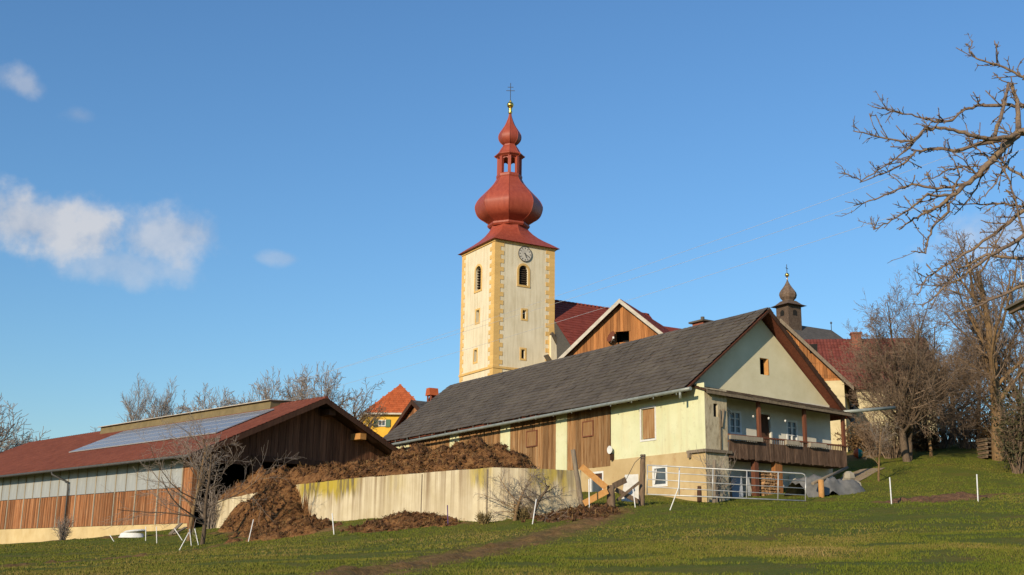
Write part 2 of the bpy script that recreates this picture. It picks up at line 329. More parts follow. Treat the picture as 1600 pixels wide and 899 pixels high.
def blade_mat():
    m, nt, p = new_mat('grass_blade')
    c = ramp(nt, attr(nt, 'rnd'), [(0.0, (0.090, 0.118, 0.013)), (0.45, (0.135, 0.140, 0.020)), (0.8, (0.185, 0.148, 0.036)), (1.0, (0.27, 0.19, 0.07))])
    finish(nt, p, c, 0.8, spec=0.1); return m
MATS['grass_blade'] = blade_mat()
M = MATS

# ------------------------------------------------------------------ noise and terrain
def vnoise(x, y, seed=0):
    x = np.asarray(x, float); y = np.asarray(y, float)
    xi = np.floor(x).astype(np.int64); yi = np.floor(y).astype(np.int64); xf = x-xi; yf = y-yi
    def h(a, b):
        n = (a*374761393+b*668265263+seed*1442695041) & 0x7fffffff; n = ((n ^ (n >> 13))*1274126177) & 0x7fffffff
        return ((n ^ (n >> 16)) & 0xffff)/65535.0
    u = xf*xf*(3-2*xf); w = yf*yf*(3-2*yf)
    return (h(xi, yi)*(1-u)+h(xi+1, yi)*u)*(1-w)+(h(xi, yi+1)*(1-u)+h(xi+1, yi+1)*u)*w-0.5
def fbm(x, y, f, oct=4, seed=0, gain=0.5):
    a = 1.0; r = 0
    for i in range(oct): r = r+a*vnoise(np.asarray(x)*f+17.3*i, np.asarray(y)*f-9.1*i, seed+i); f *= 2.03; a *= gain
    return r
GP = [(0, 0, -1.6), (-15, 0, -1.9), (15, 0, -1.3), (-18, 12, -1.2), (18, 10, -.7)]
for q in [(0, 899, 24), (300, 899, 21), (600, 899, 20), (900, 899, 19), (1200, 899, 18), (1600, 899, 18), (0, 857, 78), (100, 846, 68), (273, 829, 61),
          (200, 845, 57), (340, 826, 60), (388, 848, 50), (280, 860, 48), (521, 833, 47), (700, 823, 45), (833, 819, 43.5), (921, 805, 45), (1000, 787, 47.2), (1105, 786, 50.5),
          (1260, 784, 48), (1392, 787, 43), (1527, 782, 42), (1285, 777, 50), (1330, 760, 54), (1400, 738, 58), (1500, 722, 60), (1595, 724, 60), (1590, 752, 53), (1345, 716, 64), (1450, 693, 72), (1550, 690, 74)]:
    w = atY(*q); GP.append((w.x, w.y, w.z))
GP += [(-2, 55, 3.2), (-7, 63, 3.3), (-30, 62, .6), (-45, 85, .8), (0, 80, 5.2), (8, 72, 5.0), (0, 103, 9.0), (20, 105, 10.0), (-11, 105, 7.0), (-35, 120, 4.0), (-60, 110, 1.5), (40, 100, 9.5), (45, 60, 6.5), (45, 40, 3.2), (-45, 40, -.6), (14, 66, 5.2)]
GP = np.array(GP)
def tps(r2): return np.where(r2 > 0, 0.5*r2*np.log(np.maximum(r2, 1e-9)), 0)
_n = len(GP); _K = tps(((GP[:, None, :2]-GP[None, :, :2])**2).sum(2))+np.eye(_n)*4.0; _P = np.c_[np.ones(_n), GP[:, :2]]
_s = np.linalg.solve(np.block([[_K, _P], [_P.T, np.zeros((3, 3))]]), np.r_[GP[:, 2], 0, 0, 0])
def gz(x, y):
    x = np.asarray(x, float); y = np.asarray(y, float); sh = x.shape; x = x.ravel(); y = y.ravel()
    cx = np.clip(x, -60, 50); cy = np.clip(y, 0, 122); out = np.zeros(len(x))
    for i in range(0, len(x), 20000):
        a = cx[i:i+20000]; b = cy[i:i+20000]
        out[i:i+20000] = tps((a[:, None]-GP[:, 0])**2+(b[:, None]-GP[:, 1])**2) @ _s[:_n]+_s[_n]+_s[_n+1]*a+_s[_n+2]*b
    dist = np.hypot(x-cx, y-cy); k = np.clip(dist/260, 0, 1); k = k*k*(3-2*k)
    out = out*(1-k)+(-6)*k
    out = out+fbm(x, y, 0.45, 3, 5)*0.10
    return out.reshape(sh)
def g1(x, y): return float(gz(np.array([x]), np.array([y]))[0])
def ground_at(px, py, Y): w = atY(px, py, Y); return Vector((w.x, w.y, g1(w.x, w.y)))

# bunker wall course in plan (camera side), used for the wall, the manure and the grass
WALL = [atY(338, 783, 60.5), atY(400, 770, 58.5), atY(467, 757, 56.0), atY(560, 747, 52.2), atY(650, 740, 48.9), atY(715, 735, 46.6), atY(742, 733, 45.9), atY(770, 731, 45.5), atY(820, 732, 45.6), atY(908, 735.5, 46.4)]
WX = np.array([w.x for w in WALL]); WY = np.array([w.y for w in WALL]); WZ = np.array([w.z for w in WALL])
def grid_mesh(name, xs, ys, zf, keep=None, valid=None):
    X, Y = np.meshgrid(xs, ys); Z = zf(X, Y); nx, ny = len(xs), len(ys)
    idx = np.arange(nx*ny).reshape(ny, nx)
    q = np.stack([idx[:-1, :-1], idx[:-1, 1:], idx[1:, 1:], idx[1:, :-1]], -1).reshape(-1, 4)
    V = np.stack([X, Y, Z], -1).reshape(-1, 3)
    if keep is not None:
        kf = keep(X, Y, Z).ravel(); q = q[kf[q].any(1)]
        if valid is not None: vf = valid(X, Y, Z).ravel(); q = q[vf[q].all(1)]
        used = np.unique(q); mp = -np.ones(len(V), int); mp[used] = np.arange(len(used)); V = V[used]; q = mp[q]
    return raw_mesh(name, V, q)
def raw_mesh(name, V, Q, smooth=True, rnd=None):
    me = bpy.data.meshes.new(name); nq, k = Q.shape
    me.vertices.add(len(V)); me.vertices.foreach_set('co', np.asarray(V, np.float32).ravel())
    me.loops.add(nq*k); me.loops.foreach_set('vertex_index', Q.astype(np.int32).ravel())
    me.polygons.add(nq); me.polygons.foreach_set('loop_start', np.arange(0, nq*k, k, dtype=np.int32))
    try: me.polygons.foreach_set('loop_total', np.full(nq, k, dtype=np.int32))
    except Exception: pass
    me.polygons.foreach_set('use_smooth', np.full(nq, smooth, dtype=bool))
    if rnd is not None:
        a = me.attributes.new('rnd', 'FLOAT', 'FACE'); a.data.foreach_set('value', rnd.astype(np.float32))
    me.update(calc_edges=True); me.validate(); return me
def tile_field(name, m, parent, O, U, Vv, nu, nv, kind='slate', jit=0.012, seed=1, keep=None, sag=0.0):
    """courses of slates or pantiles laid on the slope O + u*U + v*V (U along the eave, V up the slope); one joined part"""
    O, U, Vv = Vector(O), Vector(U), Vector(Vv); n = U.cross(Vv).normalized(); n = n if n.z > 0 else -n
    r = np.random.RandomState(seed); du, dv = U.length/nu, Vv.length/nv; uh = np.array(U.normalized()); vh = np.array(Vv.normalized()); nh = np.array(n)
    i, j = np.meshgrid(np.arange(nu+(1 if kind == 'slate' else 0)), np.arange(nv)); i = i.ravel(); j = j.ravel(); K = len(i)
    u0 = i*du-(j % 2)*(du*0.5 if kind == 'slate' else 0); v0 = j*dv
    if keep is not None: kk = keep(u0, v0); u0, v0 = u0[kk], v0[kk]; K = len(u0)
    if kind == 'slate':
        tu = np.array([0.01, .99, .99, .01, .01, .99]); tv = np.array([-.15, -.15, 1.0, 1.0, -.15, -.15]); tn = np.array([.030, .030, .004, .004, .0, .0])
        q = np.array([[0, 1, 2, 3], [4, 5, 1, 0]])
    else:
        tu = np.array([0, .25, .5, .75, 1.0]*2+[0, .25, .5, .75, 1.0]); tv = np.array([-.1]*5+[1.0]*5+[-.1]*5)
        h = np.array([.012, .045, .060, .045, .012]); tn = np.r_[h+.022, h, h*0]
        q = np.array([[k, k+1, k+6, k+5] for k in range(4)]+[[k+10, k+11, k+1, k] for k in range(4)])
    nvt = len(tu); ju = r.normal(0, jit, K); jn = np.abs(r.normal(0, jit*.6, K)); jr = r.normal(0, jit*0.6, K)
    uu = u0[:, None]+tu*du+ju[:, None]; uu = np.clip(uu, 0, U.length)
    vv = v0[:, None]+tv*dv+jr[:, None]; nn = tn[None]+jn[:, None]*(tv[None] < 0.5)
    if sag: nn = nn+sag*(1.0+fbm(uu, vv, .22, 2, 8)*1.6)+fbm(uu, vv, .9, 2, 9)*sag*.35; vv = vv+fbm(uu, vv*0+j.max(), .5, 2, 10)*.06*(v0[:, None] < dv*.5)
    V3 = np.array(O)+uu[..., None]*uh+vv[..., None]*vh+nn[..., None]*nh
    Q = (q[None]+(np.arange(K)*nvt)[:, None, None]).reshape(-1, 4)
    me = raw_mesh(name, V3.reshape(-1, 3), Q, False, np.repeat(r.rand(K), len(q)))
    return stuff(obj(name, me, m, parent))

# walls in a local plane: face cells around rectangular holes, with reveals.  ax 'x': plane x = c facing -x ; 'y': plane y = c facing -y
def wall_face(mb, ax, c, a0, a1, z0, z1, holes=(), depth=0.25):
    P = (lambda a, z, d=0.0: (c+d, a, z)) if ax == 'x' else (lambda a, z, d=0.0: (a, c+d, z))
    A = sorted({a0, a1, *[h[0] for h in holes], *[h[1] for h in holes]}); Z = sorted({z0, z1, *[h[2] for h in holes], *[h[3] for h in holes]})
    for i in range(len(A)-1):
        for j in range(len(Z)-1):
            ca, cz = (A[i]+A[i+1])/2, (Z[j]+Z[j+1])/2
            if any(h[0] < ca < h[1] and h[2] < cz < h[3] for h in holes): continue
            mb.poly([P(A[i], Z[j]), P(A[i+1], Z[j]), P(A[i+1], Z[j+1]), P(A[i], Z[j+1])], 0.5)
    for (b0, b1, y0, y1) in [h[:4] for h in holes]:
        for (p, q) in (((b0, y0), (b1, y0)), ((b1, y0), (b1, y1)), ((b1, y1), (b0, y1)), ((b0, y1), (b0, y0))):
            mb.poly([P(*p), P(*q), P(*q, depth), P(*p, depth)], 0.5)
def gable_face(mb, c, x0, x1, zb, xa, za, hole=None, depth=0.25):         # triangle over x0..x1 at plane y = c
    def xl(z): return x0+(xa-x0)*(z-zb)/(za-zb)
    def xr(z): return x1+(xa-x1)*(z-zb)/(za-zb)
    if hole is None: mb.poly([(x0, c, zb), (x1, c, zb), (xa, c, za)], 0.5); return
    h0, h1, y0, y1 = hole
    mb.poly([(x0, c, zb), (x1, c, zb), (xr(y0), c, y0), (xl(y0), c, y0)], .5)
    mb.poly([(xl(y0), c, y0), (h0, c, y0), (h0, c, y1), (xl(y1), c, y1)], .5)
    mb.poly([(h1, c, y0), (xr(y0), c, y0), (xr(y1), c, y1), (h1, c, y1)], .5)
    mb.poly([(xl(y1), c, y1), (xr(y1), c, y1), (xa, c, za)], .5)
    for (p, q) in (((h0, y0), (h1, y0)), ((h1, y0), (h1, y1)), ((h1, y1), (h0, y1)), ((h0, y1), (h0, y0))):
        mb.poly([(p[0], c, p[1]), (q[0], c, q[1]), (q[0], c+depth, q[1]), (p[0], c+depth, p[1])], .5)
def P_ax(ax, c, a, z, d): return (c+d, a, z) if ax == 'x' else (a, c+d, z)
def abox(mb, ax, c, a0, a1, d0, d1, z0, z1, r=None):
    return mb.box(c+d0, c+d1, a0, a1, z0, z1, r) if ax == 'x' else mb.box(a0, a1, c+d0, c+d1, z0, z1, r)
def window(parent, ax, c, a0, a1, z0, z1, frame_m, pane_m, fw=0.07, depth=0.14, cols=2, rows=1, name='window'):
    f = MB()
    for (p, q, s, t) in ((a0, a1, z0, z0+fw), (a0, a1, z1-fw, z1), (a0, a0+fw, z0+fw, z1-fw), (a1-fw, a1, z0+fw, z1-fw)): abox(f, ax, c, p, q, depth-.06, depth+.03, s, t)
    for k in range(1, cols): a = a0+(a1-a0)*k/cols; abox(f, ax, c, a-fw*.4, a+fw*.4, depth-.05, depth+.028, z0+fw, z1-fw)
    for k in range(1, rows): z = z0+(z1-z0)*k/rows; abox(f, ax, c, a0+fw, a1-fw, depth-.045, depth+.026, z-.018, z+.018)
    w = obj(name, f, frame_m, parent)
    for k in range(cols):
        b0, b1 = a0+(a1-a0)*k/cols, a0+(a1-a0)*(k+1)/cols
        obj('pane', abox(MB(), ax, c, b0+.02, b1-.02, depth+.005, depth+.02, z0+.02, z1-.02), pane_m, w)
    return w
def planks(parent, ax, c, a0, a1, zlo, zhi, m, width=0.2, proud=0.03, name='plank', joined=False, gap=0.012, jitter=0.006, seed=3, holes=()):
    """vertical boards on a wall plane; zlo / zhi are numbers or functions of the position along the wall"""
    r = random.Random(seed); n = max(1, round((a1-a0)/width)); w = (a1-a0)/n; J = MB(); L = []
    fl = zlo if callable(zlo) else (lambda a: zlo); fh = zhi if callable(zhi) else (lambda a: zhi)
    for k in range(n):
        b0, b1 = a0+k*w+gap/2, a0+(k+1)*w-gap/2; pr = proud+r.uniform(-jitter, jitter)+(0.012 if k % 2 else 0)
        segs = [(fl, fh)]
        for (h0, h1, y0, y1) in holes:
            if b1 > h0 and b0 < h1: segs = [(fl, lambda a, y=y0: y), (lambda a, y=y1: y, fh)]
        for lo, hi in segs:
            z0, z1, z2, z3 = lo(b0), lo(b1), hi(b1), hi(b0)
            if max(z2, z3)-min(z0, z1) < 0.05: continue
            mb = J if joined else MB(); rr = r.random()
            q = [P_ax(ax, c, b0, z0, -pr), P_ax(ax, c, b1, z1, -pr), P_ax(ax, c, b1, max(z2, z1+.01), -pr), P_ax(ax, c, b0, max(z3, z0+.01), -pr)]
            q2 = [P_ax(ax, c, b0, z0, -.002), P_ax(ax, c, b1, z1, -.002), P_ax(ax, c, b1, max(z2, z1+.01), -.002), P_ax(ax, c, b0, max(z3, z0+.01), -.002)]
            mb.hexa(q, q2, rr)
            if not joined: L.append(obj(name, mb, m, parent))
    if joined: return stuff(obj(name+'s', J, m, parent))
    return L

# ------------------------------------------------------------------ ground
def axis(lo, hi, step, far, mult=1.16):
    a = list(np.arange(lo, hi+1e-6, step)); d = step; x = hi
    while x < far: d *= mult; x += d; a.append(x)
    d = step; x = lo; pre = []
    while x > -far: d *= mult; x -= d; pre.append(x)
    return np.array(pre[::-1]+a)
gxs = axis(-24, 24, 0.22, 2500); gys = axis(15, 62, 0.22, 2500)
def polydist(X, Y, pts):
    D = np.full(X.shape, 1e9)
    for (a, b) in zip(pts[:-1], pts[1:]):
        ax, ay, bx, by = a[0], a[1], b[0], b[1]; L2 = (bx-ax)**2+(by-ay)**2
        t = np.clip(((X-ax)*(bx-ax)+(Y-ay)*(by-ay))/L2, 0, 1); D = np.minimum(D, np.hypot(X-ax-t*(bx-ax), Y-ay-t*(by-ay)))
    return D
MUD = [([(560, 899, 20), (700, 880, 25), (790, 860, 31), (860, 835, 37), (930, 812, 43), (955, 800, 45.5)], 1.9), ([(-20, 893, 30), (100, 884, 38), (230, 868, 44), (330, 855, 48), (375, 840, 52)], .7), ([(1380, 784, 44), (1440, 777, 45), (1520, 772, 45.5)], 1.0),
       ([(330, 832, 57), (420, 828, 53), (520, 826, 49), (600, 832, 47), (720, 822, 45)], 1.0), ([(820, 805, 45), (900, 806, 45), (960, 796, 46)], 1.0), ([(1540, 771, 45.5), (1640, 766, 46), (1800, 760, 47)], .5),
       ([(0, 862, 72), (120, 850, 62), (270, 836, 58)], .8), ([(60, 885, 36), (150, 875, 42), (200, 869, 44)], .4), ([(1335, 712, 66), (1400, 700, 69), (1470, 692, 72), (1560, 695, 70), (1640, 700, 68)], 5.0)]
def mudf(X, Y):
    m = np.zeros(X.shape)
    for pts, w in MUD:
        d = polydist(X, Y, [atY(*q) for q in pts]); m = np.maximum(m, 1.05-d/(0.95*w))
    return np.clip(m, 0, 1)
def gz_rough(X, Y): m = mudf(X, Y); return gz(X, Y)+m*(fbm(X, Y, 2.5, 3, 11)*0.22)
me = grid_mesh('ground', gxs, gys, gz_rough)
GX, GY = np.meshgrid(gxs, gys)
a = me.attributes.new('mud', 'FLOAT', 'POINT'); a.data.foreach_set('value', mudf(GX, GY).astype(np.float32).ravel())
struct(obj('ground', me, M['meadow']))

# ------------------------------------------------------------------ farmhouse
H = Frame(atY(1105, 785, 51), 57)
fh = H.thing('farmhouse', 'long pale green farmhouse with dark slate roof and wooden balcony', 'house')
HY0, HL, HWID = 1.08, 30.3, 9.3                       # gable plane, length, width
EZ = H.onx(1075, 606, -0.6).z                         # eave height
AP = H.ony(1203, 484, 0.5); AX, AZ = 4.72, AP.z       # ridge
spl = 2.28
wl = H.onx(955, 727).y                                # where the plaster ends and the boards begin
def rect(ax, c, p0, p1):
    f = (lambda p: H.onx(*p, c)) if ax == 'x' else (lambda p: H.ony(*p, c))
    a, b = f(p0), f(p1); i = 1 if ax == 'x' else 0
    return (min(a[i], b[i]), max(a[i], b[i]), min(a.z, b.z), max(a.z, b.z))
w_sh = rect('x', 0, (1002, 640), (1024, 685)); w_a = rect('x', 0, (1020, 729), (1044, 760)); w_b = (7.35, 8.45, .55, 1.80)
up = MB(); wall_face(up, 'x', 0, 0, wl, spl, EZ+.25, [w_sh]); obj('plaster_wall', up, M['house_plaster'], fh)
lo = MB(); wall_face(lo, 'x', -.03, -.03, wl+3.2, -1.6, spl, [w_a, w_b]); lo.poly([(-.03, -.03, spl), (0, 0, spl), (0, wl, spl), (-.03, wl, spl)]); obj('base_wall', lo, M['base_plaster'], fh)
lo = MB(); wall_face(lo, 'x', -.02, wl+3.2, HL, -1.6, 2.1, []); obj('base_wall', lo, M['concrete_stained'] if 0 else M['base_plaster'], fh)
bk = MB(); wall_face(bk, 'x', .02, wl, HL, 1.5, EZ+.25, []); obj('stable_wall', bk, M['wood_dark'], fh)
# shutter, windows
obj('shutter', abox(MB(), 'x', 0, w_sh[0]+.04, w_sh[1]-.04, .06, .10, w_sh[2]+.04, w_sh[3]-.04), M['wood_weathered'], fh)
fr = MB(); fw = .09
for (p, q, s, t) in ((w_sh[0]-fw, w_sh[1]+fw, w_sh[2]-fw, w_sh[2]), (w_sh[0]-fw, w_sh[1]+fw, w_sh[3], w_sh[3]+fw), (w_sh[0]-fw, w_sh[0], w_sh[2], w_sh[3]), (w_sh[1], w_sh[1]+fw, w_sh[2], w_sh[3])): abox(fr, 'x', 0, p, q, -.03, .02, s, t)
obj('window_surround', fr, M['white_paint'], fh)
window(fh, 'x', -.03, *w_a, M['white_plastic'], M['glass'], fw=.12, depth=.05, cols=1)
sash = MB(); a0, a1, z0, z1 = w_a                       # the sash tilted inwards at the top
sash.beam((-.08, a1-.18, z0+.12), (.0, a1-.24, z1-.16), .05, .05); obj('tilted_sash', sash, M['white_plastic'], fh)
window(fh, 'x', -.03, *w_b, M['white_plastic'], M['glass'], fw=.10, depth=.06, cols=1)
# stable bays: green pillars and vertical boards
bays = []
pil = [(H.onx(887, 690).y, H.onx(870, 690).y), (H.onx(798, 690).y, H.onx(783, 690).y), (H.onx(718, 690).y, H.onx(704, 690).y), (H.onx(640, 705).y, H.onx(620, 705).y)]
for (p0, p1) in pil: obj('pillar', MB().box(-.06, .3, p0, p1, 1.95, EZ+.2), M['house_plaster'], fh)
ed = [wl]+[e for p in pil for e in p]+[HL]
hat = [rect('x', 0, (913, 661), (928, 680)), rect('x', 0, (825, 676), (840, 696)), None, None, None]
for k in range(0, len(ed), 2):
    hh = hat[k//2]
    planks(fh, 'x', -.005, ed[k]+.02, ed[k+1]-.02, 2.0, EZ+.2, M['wood_weathered'], 0.24, .03, seed=30+k)
    if hh:
        obj('hatch', abox(MB(), 'x', 0, hh[0], hh[1], -.085, -.05, hh[2], hh[3]), M['wood_weathered'], fh)
        f = MB(); t = .055
        for (p, q, s, u) in ((hh[0]-t, hh[1]+t, hh[2]-t, hh[2]), (hh[0]-t, hh[1]+t, hh[3], hh[3]+t), (hh[0]-t, hh[0], hh[2], hh[3]), (hh[1], hh[1]+t, hh[2], hh[3])): abox(f, 'x', 0, p, q, -.10, -.05, s, u)
        obj('hatch_frame', f, M['wood_red'], fh)
# gable wall and balcony niche
aw = rect('y', HY0, (1187, 559), (1202, 587))
gw = MB(); gable_face(gw, HY0, 0.0, HWID, EZ+.12, AX-.05, AZ-.28, aw); obj('gable_wall', gw, M['gable_plaster'], fh)
w1 = rect('y', HY0, (1138, 641), (1159, 680)); dr = rect('y', HY0, (1181, 646), (1205, 690)); w2 = rect('y', HY0, (1228, 656), (1247, 693))
dr = (dr[0], dr[1], 2.30, dr[3])
nw = MB(); wall_face(nw, 'y', HY0, 0.0, HWID, spl, EZ+.12, [w1, dr, w2], .2); obj('balcony_wall', nw, M['white_plaster'], fh)
nw = MB(); wall_face(nw, 'y', HY0, 0.0, HWID, -1.6, spl, []); obj('cellar_wall', nw, M['white_plaster'], fh)
bw = MB()                                               # far side and rear of the house
bw.poly([(HWID, HY0, -1.6), (HWID, HL, -1.6), (HWID, HL, EZ+.2), (HWID, HY0, EZ+.2)]); bw.poly([(0, HL, -1.6), (HWID, HL, -1.6), (HWID, HL, EZ+.15), (AX, HL, AZ-.25), (0, HL, EZ+.15)])
obj('rear_wall', bw, M['cream_plaster'], fh)
for w_ in (w1, w2): window(fh, 'y', HY0, *w_, M['white_plastic'], M['glass'], fw=.10, depth=.04, cols=2, rows=3)
obj('balcony_door', MB().box(dr[0]+.02, dr[1]-.02, HY0+.1, HY0+.15, dr[2], dr[3]-.02), M['wood_dark'], fh)
obj('lit_jamb', MB().beam((aw[1]-.06, HY0-.02, (aw[2]+aw[3])/2), (aw[1]-.05, HY0+.3, (aw[2]+aw[3])/2), .04, aw[3]-aw[2]-.04), M['wood_new_lit'], fh)  # right jamb of the attic opening, its sunlight put into the bright wood colour
obj('attic_floor', MB().box(.1, HWID-.1, HY0+.05, HL-.1, EZ-.1, EZ), M['wood_dark'], fh)
# side wall of the balcony (roughcast), its ledge and slit window
sx = H.ony(1136.5, 660).x; sw = rect('y', 0, (1114.5, 630.5), (1122, 652))
st = MB(); wall_face(st, 'y', 0, 0.003, sx, -1.6, EZ+.02, [sw], .2); st.poly([(sx, 0, -1.6), (sx, HY0, -1.6), (sx, HY0, EZ), (sx, 0, EZ)]); obj('side_wall', st, M['roughcast'], fh)
obj('slit_window', MB().box(sw[0]-.02, sw[1]+.02, .12, .16, sw[2], sw[3]), M['dark_opening'], fh)
lg = MB(); lg.box(-.16, sx+.12, -.14, -.003, spl-.10, spl+.03); lg.box(-.16, -.033, -.003, 1.1, spl-.10, spl+.03); lg.box(-.20, -.05, .9, 1.0, spl-.3, spl-.1); obj('ledge', lg, M['wood_grey'], fh)
obj('leaning_pole', MB().tube([H.ony(1128, 668, -.05), H.ony(1131, 640, -.05)], .05, 6).tube([H.ony(1125, 640, -.05), H.ony(1127, 706, -.05)], .03, 6), M['wood_grey'], fh)
# balcony
bz0, bz1 = 2.05, H.ony(1230, 688, -.05).z; bx1 = H.ony(1321, 690, 0).x
obj('balcony_floor', MB().box(sx, bx1, 0.02, HY0, 2.02, 2.20), M['wood_dark'], fh)
bl_ = MB()
n = int((bx1-sx)/.115); r_ = random.Random(5)
for k in range(n):
    x = sx+.02+k*(bx1-sx-.04)/n; bl_.box(x, x+.098, -.055+r_.uniform(-.006, .006), -.025, 2.0+r_.uniform(-.03, .03), bz1-.24, r_.random())
    bl_.box(x+.03, x+.072, -.05, -.03, bz1-.24, bz1-.04)
stuff(obj('railing_boards', bl_, M['wood_rail'], fh))
rl = MB(); rl.box(sx, bx1+.04, -.09, .03, bz1-.04, bz1+.03); rl.box(sx, bx1, -.025, .02, 2.22, 2.32); rl.box(sx, bx1, -.025, .02, bz1-.34, bz1-.25); obj('handrail', rl, M['wood_red'], fh)
lt0, lt1 = H.ony(1108, 609, -.25).z, H.ony(1322, 645, -.25).z
px_ = [H.ony(1186.5, 650, 0).x, H.ony(1258, 660, 0).x, bx1-.06]
for x in px_:
    zt = lt0+(lt1-lt0)*x/bx1-.06
    obj('balcony_post', MB().box(x-.075, x+.075, -.02, .12, 2.2, zt), M['wood_red'], fh)
for (a, b, zz) in ((1138, 1189, 0), (1225, 1246, 0), (1262, 1288, 0)):
    x0, x1 = H.ony(a, 680, -.1).x, H.ony(b, 690, -.1).x
    obj('planter_box', MB().box(x0+.03, x1, -.24, -.095, bz1-.22, bz1-.03), M['wood_pale'], fh)
lr = MB(); zi = .42
def lz(x, y): return lt0+(lt1-lt0)*x/bx1+zi*(y+.25)/(HY0+.25)
e0, e1 = -.12, bx1+.25
lr.hexa([(e0, -.25, lz(e0, -.25)), (e1, -.25, lz(e1, -.25)), (e1, HY0, lz(e1, HY0)), (e0, HY0, lz(e0, HY0))], [(e0, -.25, lz(e0, -.25)-.07), (e1, -.25, lz(e1, -.25)-.07), (e1, HY0, lz(e1, HY0)-.07), (e0, HY0, lz(e0, HY0)-.07)])
obj('balcony_roof', lr, M['wood_dark'], fh)
tile_field('balcony_roof_shingles', M['shingle'], fh, (e0, -.27, lz(e0, -.27)), (e1-e0, 0, lz(e1, -.27)-lz(e0, -.27)), (0, HY0+.25, zi), 48, 4, seed=12)
lb = MB(); lb.beam((sx, .05, lz(sx, .05)-.16), (bx1+.15, .05, lz(bx1, .05)-.16), .12, .14)
for k in range(12): x = sx+.3+k*(bx1-sx-.4)/11; lb.beam((x, -.22, lz(x, -.22)-.10), (x, HY0, lz(x, HY0)-.10), .07, .08)
obj('balcony_fascia', MB().hexa([(e0, -.30, lz(e0, -.25)-.17), (e1, -.30, lz(e1, -.25)-.15), (e1, -.272, lz(e1, -.25)-.15), (e0, -.272, lz(e0, -.25)-.17)], [(e0, -.30, lz(e0, -.25)+.02), (e1, -.30, lz(e1, -.25)+.02), (e1, -.272, lz(e1, -.25)+.02), (e0, -.272, lz(e0, -.25)+.02)]), M['shingle_pale'], fh)
obj('balcony_rafters', lb, M['wood_dark'], fh)
ssh = MB(); p0 = H.ony(1138, 630, .5); ssh.prism([(sx+.01, .35, p0.z+.12), (sx+.01, .35, p0.z-.10), (sx+1.05, .75, p0.z-.48), (sx+1.05, .75, p0.z-.42)], (.0, .05, 0)); obj('awning', ssh, M['verge_white'], fh)
bu = MB()
for (a, b) in ((1177, 651), (1201, 654), (1227, 658)): q = H.ony(a, b, .4); bu.lathe([(.02, q.z-.05), (.05, q.z), (.04, q.z+.05)], 8, q.x, q.y)
obj('lamp_bulbs', bu, M['white_plastic'], fh)
# below the balcony
for (a, b, t, m_) in ((1178, 1184, 722, 'wood_red'), (1210, 1221, 730, 'wood_orange')):
    q0, q1 = H.ony(a, 760, .15).x, H.ony(b, 760, .15).x
    obj('support_post', MB().box(q0, q1, .05, .3, -1.2, 2.02), M[m_], fh)
# roof
VY, RL_, RR = 0.42, HL+.5, 10.0
ex, exr, ezr = -.66, 10.05, EZ-.42
def lslope(x): return EZ+(AZ-EZ)*(x-ex)/(AX-ex)
def rslope(x): return AZ+(ezr-AZ)*(x-AX)/(exr-AX)
rf = MB()
rf.hexa([(ex, VY, EZ), (AX, VY, AZ), (AX, RL_, AZ), (ex, RL_, EZ)], [(ex, VY, EZ-.10), (AX, VY, AZ-.12), (AX, RL_, AZ-.12), (ex, RL_, EZ-.10)])
rf.hexa([(AX, VY, AZ), (exr, VY, ezr), (exr, RL_, ezr), (AX, RL_, AZ)], [(AX, VY, AZ-.12), (exr, VY, ezr-.10), (exr, RL_, ezr-.10), (AX, RL_, AZ-.12)])
obj('roof', rf, M['soffit'], fh)
tile_field('roof_slates', M['slate'], fh, (ex-.06, VY-.02, EZ-.02), (0, RL_-VY+.04, 0), (AX-ex+.06, 0, AZ-EZ+.04), 76, 19, seed=2, jit=.016, sag=.05)
tile_field('roof_slates', M['slate'], fh, (exr+.06, VY-.02, ezr-.02), (0, RL_-VY+.04, 0), (AX-exr-.06, 0, AZ-ezr+.04), 90, 26, seed=3)
ridge = MB()
for k in range(75): y = VY-.02+k*.402; ridge.hexa([(AX-.16, y, AZ-.08), (AX, y, AZ+.085), (AX+.16, y, AZ-.08), (AX, y, AZ-.03)], [(AX-.15, y+.41, AZ-.09), (AX, y+.41, AZ+.06), (AX+.15, y+.41, AZ-.09), (AX, y+.41, AZ-.04)])
stuff(obj('ridge_caps', ridge, M['slate'], fh))
vb = MB()
vb.hexa([(ex, VY-.03, EZ-.03), (AX, VY-.03, AZ-.01), (AX, VY, AZ-.01), (ex, VY, EZ-.03)], [(ex, VY-.03, EZ-.10), (AX, VY-.03, AZ-.12), (AX, VY, AZ-.12), (ex, VY, EZ-.10)])
vb.hexa([(AX, VY-.03, AZ-.01), (exr, VY-.03, ezr-.03), (exr, VY, ezr-.03), (AX, VY, AZ-.01)], [(AX, VY-.03, AZ-.24), (exr, VY-.03, ezr-.28), (exr, VY, ezr-.28), (AX, VY, AZ-.24)])
obj('verge_board', vb, M['wood_dark'], fh)
rt = MB()
for k in range(38): y = VY+.25+k*.8; rt.beam((ex+.05, y, EZ-.16), (.3, y, lslope(.3)-.17), .10, .13)
obj('rafter_tails', rt, M['wood_dark'], fh)
gt = MB(); g0 = H.onx(1079, 605, ex-.09); g1_ = H.onx(604, 695, ex-.09); gp = [(ex-.09, g0.y+(g1_.y-g0.y)*k/20, g0.z+(g1_.z-g0.z)*k/20-.06) for k in range(21)]
gt.tube(gp, .085, 8); e_ = gp[-1]; gt.tube([(e_[0], e_[1]-.9, e_[2]-.05), (e_[0], e_[1]-.95, e_[2]-.5), (e_[0]+.05, e_[1]-.75, e_[2]-.75), (e_[0]+.1, e_[1]-.45, e_[2]-.72)], .06, 8)
gt.tube([(ex-.09, g0.y+.7, g0.z-.08), (ex-.09, g0.y+.7, g0.z-.42)], .06, 8)
for k in range(19): y = 1+k*1.6; gt.beam((ex-.1, y, EZ-.28), (ex-.1, y, EZ-.05), .03, .03)
